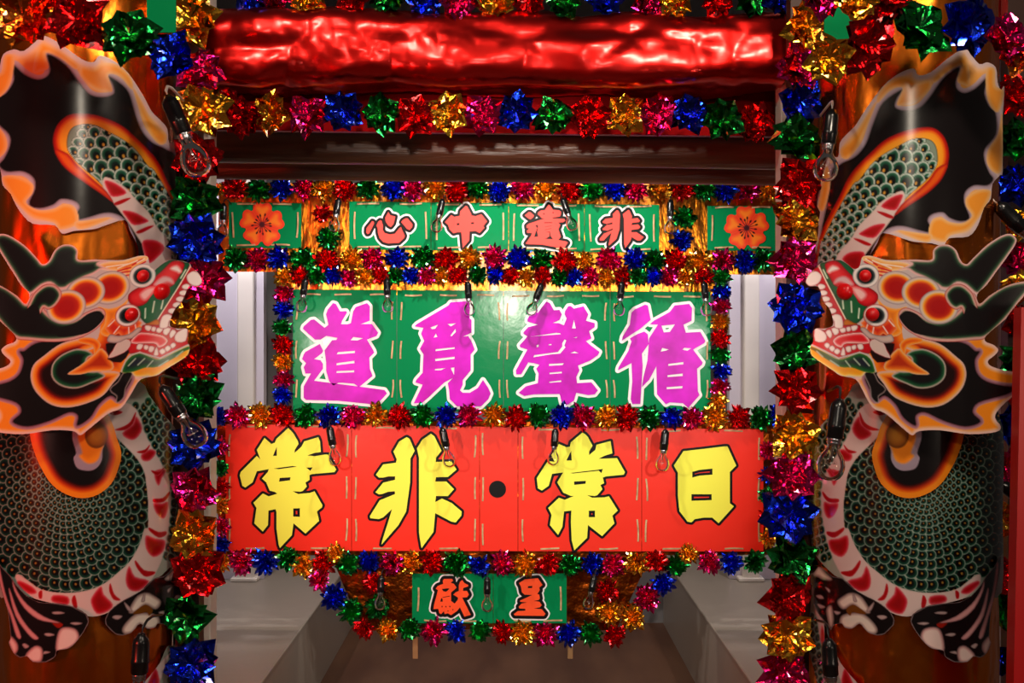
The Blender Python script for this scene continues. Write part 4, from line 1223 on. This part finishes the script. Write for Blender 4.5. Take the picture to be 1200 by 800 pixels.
PILLARS = {'right': (0.893, 2.335, .2035), 'left': (-0.984, 2.352, .2015)}
STEP = 1.0
CUTS = {}
for nm, cv, outl in (('flame_sheet', paint_upper(STEP), FLAME_OUT), ('coil', paint_coil(.75), COIL), ('tail', paint_tail(STEP), TAIL), ('shoulder', paint_oval(STEP), OVAL),
                     ('claw_l', paint_claw(True, STEP), CLAW_L), ('claw_r', paint_claw(False, STEP), CLAW_R), ('head', paint_head(.8), HEAD)):
    CUTS[nm] = cv.cut(outl, 3)


def warp_right(px, py):
    return px, py


def warp_left_body(px, py):
    S = np.interp(py, [60, 150, 270, 350, 500, 600, 720, 800], [1189, 1180, 1181, 1178, 1165, 1162, 1171, 1173])
    dy = np.interp(py, [60, 190, 280, 450], [-15, -17, -15, 0])
    x = S - px
    f = np.interp(py, [250, 340], [.22, 0])
    return x - np.maximum(0, 95 - x) * f, py + dy


def warp_left_head(px, py):
    S = np.interp(py, [290, 340, 430, 505], [1185, 1180, 1169, 1163])
    return S - px, py


for side in ('right', 'left'):
    cx, cy, R = PILLARS[side]
    foil_pillar(cx, cy, R, 'round pillar wrapped in crinkled orange foil at the %s of the gate' % side)
    wb = warp_right if side == 'right' else warp_left_body
    wh = warp_right if side == 'right' else warp_left_head
    bm_ = cyl_map(cx, cy, R, wb)
    D = math.hypot(cx, cy)
    R2 = .80
    D2 = D - R - .05 + R2
    hm = cyl_map(cx / D * D2, cy / D * D2, R2, wh)
    root = empty('painted_dragon', (cx, cy, 0))
    tag(root, 'painted card dragon coiled round the %s foil pillar, head facing the middle' % side, 'dragon')
    for nm, pname, off in (('flame_sheet', 'neck_and_smoke', .004), ('coil', 'coiled_body', .004), ('tail', 'tail', .004), ('shoulder', 'shoulder_flame', .008), ('claw_l', 'claw', .011), ('claw_r', 'claw', .011)):
        sheet_object(pname, CUTS[nm], bm_, .003, M['paint'], root, off)
    hd = sheet_object('head', CUTS['head'], hm, .005, M['paint'], root, 0.0)
    hd['label'] = 'cut-out dragon head with two dark horns and open jaws'
    for (x, y, r, nm) in ((1014, 323.2, 7.4, 'eyeball'), (1022.2, 368.3, 8.2, 'eyeball'), (990, 341.5, 9.8, 'nose_bead')):
        rim_dome(hm, x, y, r, .012).build(nm, M['red_dome'], hd)

# ------------------------------------------------------------------ foil flowers
rng = random.Random(11)


def sheet_mesh_big(seed, scale, lift, layer):
    """one square foil sheet pinched at its middle: four broad right-angled tips with hard folds"""
    r = random.Random(seed)
    n, rings = 16, (.04, .38, .72, 1.0)
    vs, fs = [], []
    fold = [r.uniform(.03, .15) * (1 if j % 2 else -1) for j in range(n)]
    bend = [r.uniform(-.42, .30) for _ in range(4)]
    stretch = [r.uniform(.86, 1.08) for _ in range(4)]
    for k, f in enumerate(rings):
        for j in range(n):
            t = 2 * PI * j / n + PI / 4
            c, s = abs(math.cos(t)), abs(math.sin(t))
            q = (j + 2) % n // 4
            sq = .74 / max(c, s) * stretch[q]
            if j % 4 == 2: sq *= .93
            rad = scale * sq * f
            corner = 1 - abs(((j + 2) % 4) - 2) / 2
            z = scale * (lift * f ** 1.25 + fold[j] * f * (1.0 if f < 1 else .7) + bend[q] * corner * f * f)
            tt = t + r.uniform(-.05, .05)
            vs.append((rad * math.cos(tt), rad * math.sin(tt), z + layer * scale * .04))
    for k in range(len(rings) - 1):
        for j in range(n):
            i = (j + 1) % n
            a, b, c, d = k * n + j, k * n + i, (k + 1) * n + i, (k + 1) * n + j
            if j % 2: fs += [(a, b, c), (a, c, d)]
            else: fs += [(a, b, d), (b, c, d)]
    fs.append(tuple(range(n)))
    return vs, fs


def sheet_mesh_small(seed, scale, lift, layer, petals):
    """a whorl of narrow folded foil petals"""
    r = random.Random(seed)
    vs, fs = [], []
    for p in range(petals):
        t = 2 * PI * (p + r.uniform(-.25, .25)) / petals
        L = scale * r.uniform(.78, 1.12)
        w = scale * r.uniform(.11, .20)
        el = lift + r.uniform(-.25, .25)
        tw = r.uniform(-.7, .7)
        ca, sa = math.cos(t), math.sin(t)
        o = len(vs)
        for (f, wf, ridge) in ((.05, .25, .02), (.45, .95, .16), (.78, 1.0, .12), (1.0, .12, 0)):
            x = L * f * math.cos(el * (.6 + .4 * f))
            z = L * f * math.sin(el * (.6 + .4 * f)) + layer * scale * .06
            for s, hz in ((-1, 0), (0, 1), (1, 0)):
                yy = s * w * wf
                zz = z + hz * ridge * scale + s * math.sin(tw) * w * wf
                vs.append((x * ca - yy * sa, x * sa + yy * ca, zz))
        for k in range(3):
            for s in range(2):
                a = o + k * 3 + s
                fs.append((a, a + 1, a + 4, a + 3))
    return vs, fs


BIG, SMALL = {}, {}
for c in FOIL:
    for v in range(4):
        BIG[c, v] = [MB().add(*sheet_mesh_big(100 * v + 7 * k + len(c), s, l, k), 0, False).mesh('foil_sheet', FOIL[c])
                     for k, (s, l) in enumerate(((1.12, -.04), (1.08, .06), (.98, .20), (.66, .50)))]
        SMALL[c, v] = [MB().add(*sheet_mesh_small(300 * v + 11 * k + len(c), s, l, k, n), 0, False).mesh('foil_whorl', FOIL[c])
                       for k, (s, l, n) in enumerate(((1.06, .05, 14), (.98, .42, 12), (.72, .95, 9)))]


def flower(c, px, py, rpx, Y, label, group, big, name='foil_flower'):
    loc = P(px, py, Y)
    root = empty(name, loc)
    tag(root, label, 'foil flower', group)
    r = rpx * (1.03 if big else 1.09) * Y / F
    root.scale = (r, r, r)
    rot = Matrix.Rotation(PI / 2 + rng.uniform(-.3, .3), 4, 'X') @ Matrix.Rotation(rng.uniform(-.3, .3), 4, 'Y') @ Matrix.Rotation(rng.uniform(0, 2 * PI), 4, 'Z')
    root.rotation_euler = rot.to_euler()
    v = rng.randrange(4)
    if big:
        for k, me in enumerate(BIG[c, v]):
            o = bpy.data.objects.new('foil_sheet', me)
            o.parent = root
            o.rotation_euler = (0, 0, k * PI / 4.6 + rng.uniform(-.2, .2))
            col.objects.link(o)
    else:
        for k, me in enumerate(SMALL[c, v]):
            o = bpy.data.objects.new('foil_whorl', me)
            o.parent = root
            o.rotation_euler = (0, 0, rng.uniform(0, 6))
            col.objects.link(o)
    return root


NAMES = {'r': 'red', 'g': 'gold', 'p': 'pink', 'b': 'blue', 'n': 'green', 'o': 'orange'}


def garland(spec, rpx, Y, where, group, big=False, axis='left'):
    """spec: 'colour x y [r]' entries; order = left to right or top to bottom"""
    items = []
    for s in spec.split(','):
        t = s.split()
        items.append((NAMES[t[0]], float(t[1]), float(t[2]), float(t[3]) if len(t) > 3 else rpx))
    items.sort(key=lambda i: i[1] if axis == 'left' else i[2])
    tot, seen = {}, {}
    for i in items: tot[i[0]] = tot.get(i[0], 0) + 1
    for c, x, y, r in items:
        seen[c] = seen.get(c, 0) + 1
        if tot[c] == 1: lab = 'the only %s foil flower in %s' % (c, where)
        else: lab = '%s %s foil flower from the %s in %s' % (ORD[seen[c]], c, axis, where)
        flower(c, x, y, r, Y + rng.uniform(-.012, .012), lab, group, big)


YF = YS - .026
garland('g 256 222 8,r 276 221,n 303 222,b 330 220,p 357 221,g 379 222,r 404 221,n 432 220,b 461 222,p 484 221,g 511 220,r 535 223,n 559 219,b 585 223,p 613 220,g 640 220,r 667 222,n 695 222,b 720 221,p 746 222,g 775 222,r 800 221,n 826 222,b 851 223,p 877 223,g 901 223',
        14.5, YF, 'the garland under the dark logs', 'foil flowers above the top sign row')
garland('n 276 303,p 302 304,b 327 302,n 356 305 16,r 384 305,g 412 303,p 436 303,b 465 303,n 495 302,r 522 304,g 550 303,p 579 301,b 607 302,n 635 305,r 662 307 15,g 685 306 12,p 713 305 15,b 743 304,n 766 305,r 791 306,g 820 307 16,p 847 305,b 874 306,n 893 305',
        14.5, YF - .01, 'the garland below the top signs', 'foil flowers under the top sign row')
garland('g 333 324 13,r 352 324,n 371 323,b 390 323,p 408 325,g 427 325,r 447 323,n 463 324,b 481 323,p 500 324,g 517 323,r 537 323,n 560 322,b 580 322,r 599 323,g 617 324,r 636 323,n 655 324,b 673 324,p 692 324,g 711 324,r 730 325,n 748 324,b 765 324,p 784 325,g 803 325,r 824 324,n 845 325 12',
        11.5, YF - .02, 'the garland above the magenta letters', 'small foil flowers above the magenta letters')
garland('p 333 344,b 332 363,n 331 384,r 331 404,g 331 423,p 332 444,b 332 463', 12, YF, 'the strip left of the magenta letters', 'foil flowers left of the green board', axis='top')
garland('b 845 341,p 845 359,g 844 377,r 844 396,n 844 416,b 845 435,p 844 453,g 841 470', 12, YF, 'the strip right of the magenta letters', 'foil flowers right of the green board', axis='top')
garland('b 253 488 13,p 279 487,g 305 486 15,r 331 486,n 358 487,b 385 487,p 413 488,g 441 486,r 468 487,n 495 487,b 523 487,p 550 487,g 579 486,r 604 489,n 631 487,b 658 487,p 683 487 16,g 710 489,r 734 488 16,n 761 490,b 787 489,p 811 490,g 838 489 16,r 865 488,n 892 490,b 911 485 13',
        14.5, YF, 'the garland on the red board top', 'foil flowers along the top of the red board')
garland('p 256 524,n 258 548,r 258 570,g 258 592,p 259 617,b 259 638', 11, YF, 'the strip left of the red board', 'foil flowers left of the red board', axis='top')
garland('p 901 528,b 900 556,n 900 581,r 900 605,g 900 630', 11, YF, 'the strip right of the red board', 'foil flowers right of the red board', axis='top')
garland('g 258 657,p 283 658 16,b 312 658 16,n 338 654,g 355 662,r 379 660,g 393 648 12,n 408 660,b 433 658,p 459 659,g 481 659,r 506 658,n 535 660 16,b 562 663,p 588 660,g 615 661 15,r 642 661,n 668 661,b 694 660,p 718 662,g 745 659 16,r 769 657,n 793 662,g 807 649 12,p 831 659,b 857 659,n 884 658',
        14, YF, 'the garland below the red board', 'foil flowers along the bottom of the red board')
garland('p 375 679 13,b 391 699 16,n 412 715 15,r 440 682 14,n 443 710 15,r 427 736 12,g 454 738,n 480 737,p 508 739 15,b 535 739,n 562 739,r 589 740,g 612 742 15,p 639 742 15,b 666 742 14,n 692 742 14,r 720 744 13,g 741 722 16,g 714 718 16,r 712 692 15,p 759 700 16,b 777 683 14',
        13, YF, 'the garland round the small bottom sign', 'foil flowers around the bottom sign')
garland('r 379 251 12,n 384 279 15', 12, YF, 'the gap beside the left blossom tile', 'foil flowers beside the blossom tiles', axis='top')
garland('n 802 255 14,b 799 282 14', 12, YF, 'the gap beside the right blossom tile', 'foil flowers beside the blossom tiles', axis='top')
# in front: the gate itself
garland('r 262 122 18,r 283 137,g 316 133,p 361 134,b 403 130,n 447 133,r 486 136,g 525 133,p 565 134,b 605 131,n 650 135,r 691 136,g 733 134,p 772 134,b 809 133,n 847 140,r 883 144', 23, 2.56,
        'the garland below the red beam', 'foil flowers under the red beam', True)
garland('b 294 -3,p 321 -5,g 360 -3,r 414 -3,n 454 -1,b 498 1,p 537 3,g 579 4,r 619 -1,n 661 3,b 709 0,p 760 2,g 791 0,r 841 -1,n 881 0,b 913 -4', 20, 2.56,
        'the garland above the red beam', 'foil flowers above the red beam', True)
garland('g 224 22 32,p 234 83 27,g 236 128 30,r 232 186 27,n 228 234 28,b 230 281 30,p 238 325 28,g 228 379 30,r 232 424 29,n 230 466 28,b 228 520 29,p 227 574 28,g 228 626 28,r 230 668 30,n 218 724 27,b 226 778 30', 28, 2.31,
        'the garland beside the left pillar', 'large foil flowers beside the left pillar', True, 'top')
garland('r 90 24 36,n 152 42 33,b 201 66 29,o 28 20 38', 30, 2.0, 'the corner over the left dragon', 'large foil flowers over the left dragon', True)
garland('g 948 30 27,p 937 78 27,b 938 119 27,n 935 162 28,r 938 214 29,g 933 259 28,p 931 305 27,b 932 360 29,n 932 412 27,r 933 457 27,g 930 510 29,p 927 557 28,b 924 603 31,n 929 655 29,r 924 700 29,g 922 744 29,p 921 787 28', 28, 2.30,
        'the garland beside the right pillar', 'large foil flowers beside the right pillar', True, 'top')
garland('g 972 68 27,r 1018 50 35,n 1078 34 35,b 1137 28 33,p 1180 44 27,o 1197 60 25,p 965 -4 25,g 1003 0 24,r 1042 -2 25', 30, 2.0, 'the corner over the right dragon', 'large foil flowers over the right dragon', True)
garland('r 1190 112 24,n 1192 164 23,b 1192 216 24,g 1193 262 20,p 1195 303 22,g 1194 336 18,r 1196 380 22,n 1192 424 22,r 1194 460 20,b 1184 498 22,p 1182 548 22,g 1176 608 22,r 1176 674 22,n 1177 716 20,b 1173 772 20', 22, 2.62,
        'the garland at the far right edge', 'foil flowers at the far right edge', True, 'top')


# ------------------------------------------------------------------ bare light bulbs
def bulb_meshes():
    so = MB()
    so.lathe([(.0, .0), (.008, .0), (.011, -.006), (.0165, -.012), (.018, -.02), (.0185, -.055), (.0195, -.057), (.0195, -.064), (.0185, -.066), (.0185, -.085), (.016, -.088), (.0, -.088)], 20)
    cl = MB().lathe([(.0142, -.086), (.0155, -.088), (.0155, -.092), (.0142, -.094), (.0152, -.097), (.0142, -.1), (.0135, -.102)], 20)
    gl = MB().lathe([(.0125, -.098), (.0130, -.108), (.0160, -.115), (.0225, -.123), (.0280, -.133), (.0308, -.146), (.0308, -.152), (.0285, -.164), (.0235, -.173), (.0165, -.1785), (.0085, -.181), (.0005, -.182)], 24)
    fi = MB()
    fi.tube([(0, 0, -.098), (0, 0, -.125)], [.004, .002], 8)
    for k in range(5):
        a = k * 2 * PI / 5
        fi.tube([(0, 0, -.124), (.013 * math.cos(a), .013 * math.sin(a), -.142)], .0005, 4)
    fi.tube([(.013 * math.cos(t * PI / 6), .013 * math.sin(t * PI / 6), -.142 - .002 * (t % 2)) for t in range(11)], .0005, 4)
    return so.mesh('socket', M['socket']), cl.mesh('collar', M['collar']), gl.mesh('glass_bulb', M['glass']), fi.mesh('filament', M['wire'])


BM = bulb_meshes()


def bulb(top, tip, Y, label, cord='cord_b', tilt=0.0, group=None):
    """top: photo position of the socket's upper end; tip: end of the glass"""
    dx, dy = tip[0] - top[0], tip[1] - top[1]
    root = empty('light_bulb', P(top[0], top[1], Y))
    tag(root, label, 'light bulb', group)
    root.rotation_euler = (Matrix.Rotation(-math.atan2(dx, dy), 4, 'Y') @ Matrix.Rotation(tilt, 4, 'X')).to_euler()
    L = math.hypot(dx, dy) * Y / F
    s = L / .18
    s = max(.8, min(1.25, s))
    root.scale = (s, s, s)
    for nm, me in zip(('socket', 'metal_collar', 'glass_bulb', 'filament'), BM):
        o = bpy.data.objects.new(nm, me); o.parent = root; col.objects.link(o)
    c = MB().tube([(0, 0, -.002), (.001, .004, .012), (.004, .018, .024), (.006, .045, .026), (.006, .10 / s, .012)], .0032, 8).mesh('cord', M[cord])
    o = bpy.data.objects.new('cord', c); o.parent = root; col.objects.link(o)
    return root


YBk = YS - .10
for i, (top, tip) in enumerate((((397, 232), (391, 268)), ((519, 233), (511, 268)), ((659, 232), (672, 268)), ((786, 234), (785, 268)), ((262, 238), (261, 272)))):
    bulb(top, tip, YBk, 'small clear bulb in black socket before %s' % ('the gold gap right of the left blossom tile', 'the first gap of the top coral letters', 'the third coral letter of the top row', 'the gold gap left of the right blossom tile', 'the left edge of the left blossom tile')[i], group='bulbs of the top sign row')
for i, (top, tip) in enumerate((((358, 326), (353, 362)), ((453, 326), (455, 366)), ((548, 330), (550, 362)), ((635, 332), (623, 364)), ((729, 330), (725, 366)), ((825, 330), (828, 364)))):
    bulb(top, tip, YBk, '%s clear bulb from the left hanging over the magenta letters' % ORD[i + 1], group='bulbs over the magenta letters')
for i, (top, tip) in enumerate((((386, 499), (394, 545)), ((518, 501), (528, 547)), ((651, 502), (648, 545)), ((780, 503), (775, 552)))):
    bulb(top, tip, YBk, '%s clear bulb from the left hanging over the yellow letters' % ORD[i + 1], group='bulbs over the yellow letters')
for i, (top, tip) in enumerate((((447, 674), (445, 712)), ((571, 676), (571, 710)), ((697, 674), (690, 706)))):
    bulb(top, tip, YBk, '%s clear bulb from the left hanging by the small bottom sign' % ORD[i + 1], group='bulbs of the bottom sign')
for top, tip, Y, lab in (((196, 112), (236, 205), 2.12, 'clear bulb in slanting black socket beside the left dragon smoke'),
                         ((189, 452), (236, 522), 2.06, 'clear bulb in slanting black socket under the left dragon jaw'),
                         ((166, 742), (160, 838), 2.05, 'bulb in black socket low on the left pillar under the claw'),
                         ((975, 128), (966, 212), 2.12, 'clear bulb in black socket beside the right dragon smoke'),
                         ((984, 467), (971, 562), 2.06, 'clear bulb in black socket before the right dragon belly'),
                         ((971, 748), (976, 836), 2.05, 'bulb in black socket low on the right pillar under the claw'),
                         ((1168, 238), (1230, 300), 2.2, 'black bulb socket slanting out of the frame at the right smoke edge'),
                         ((1172, 566), (1232, 612), 2.45, 'black bulb socket behind the right pillar near the red board')):
    bulb(top, tip, Y, lab, 'cord_w' if Y > 2.1 else 'cord_b', group='bulbs on the pillars')
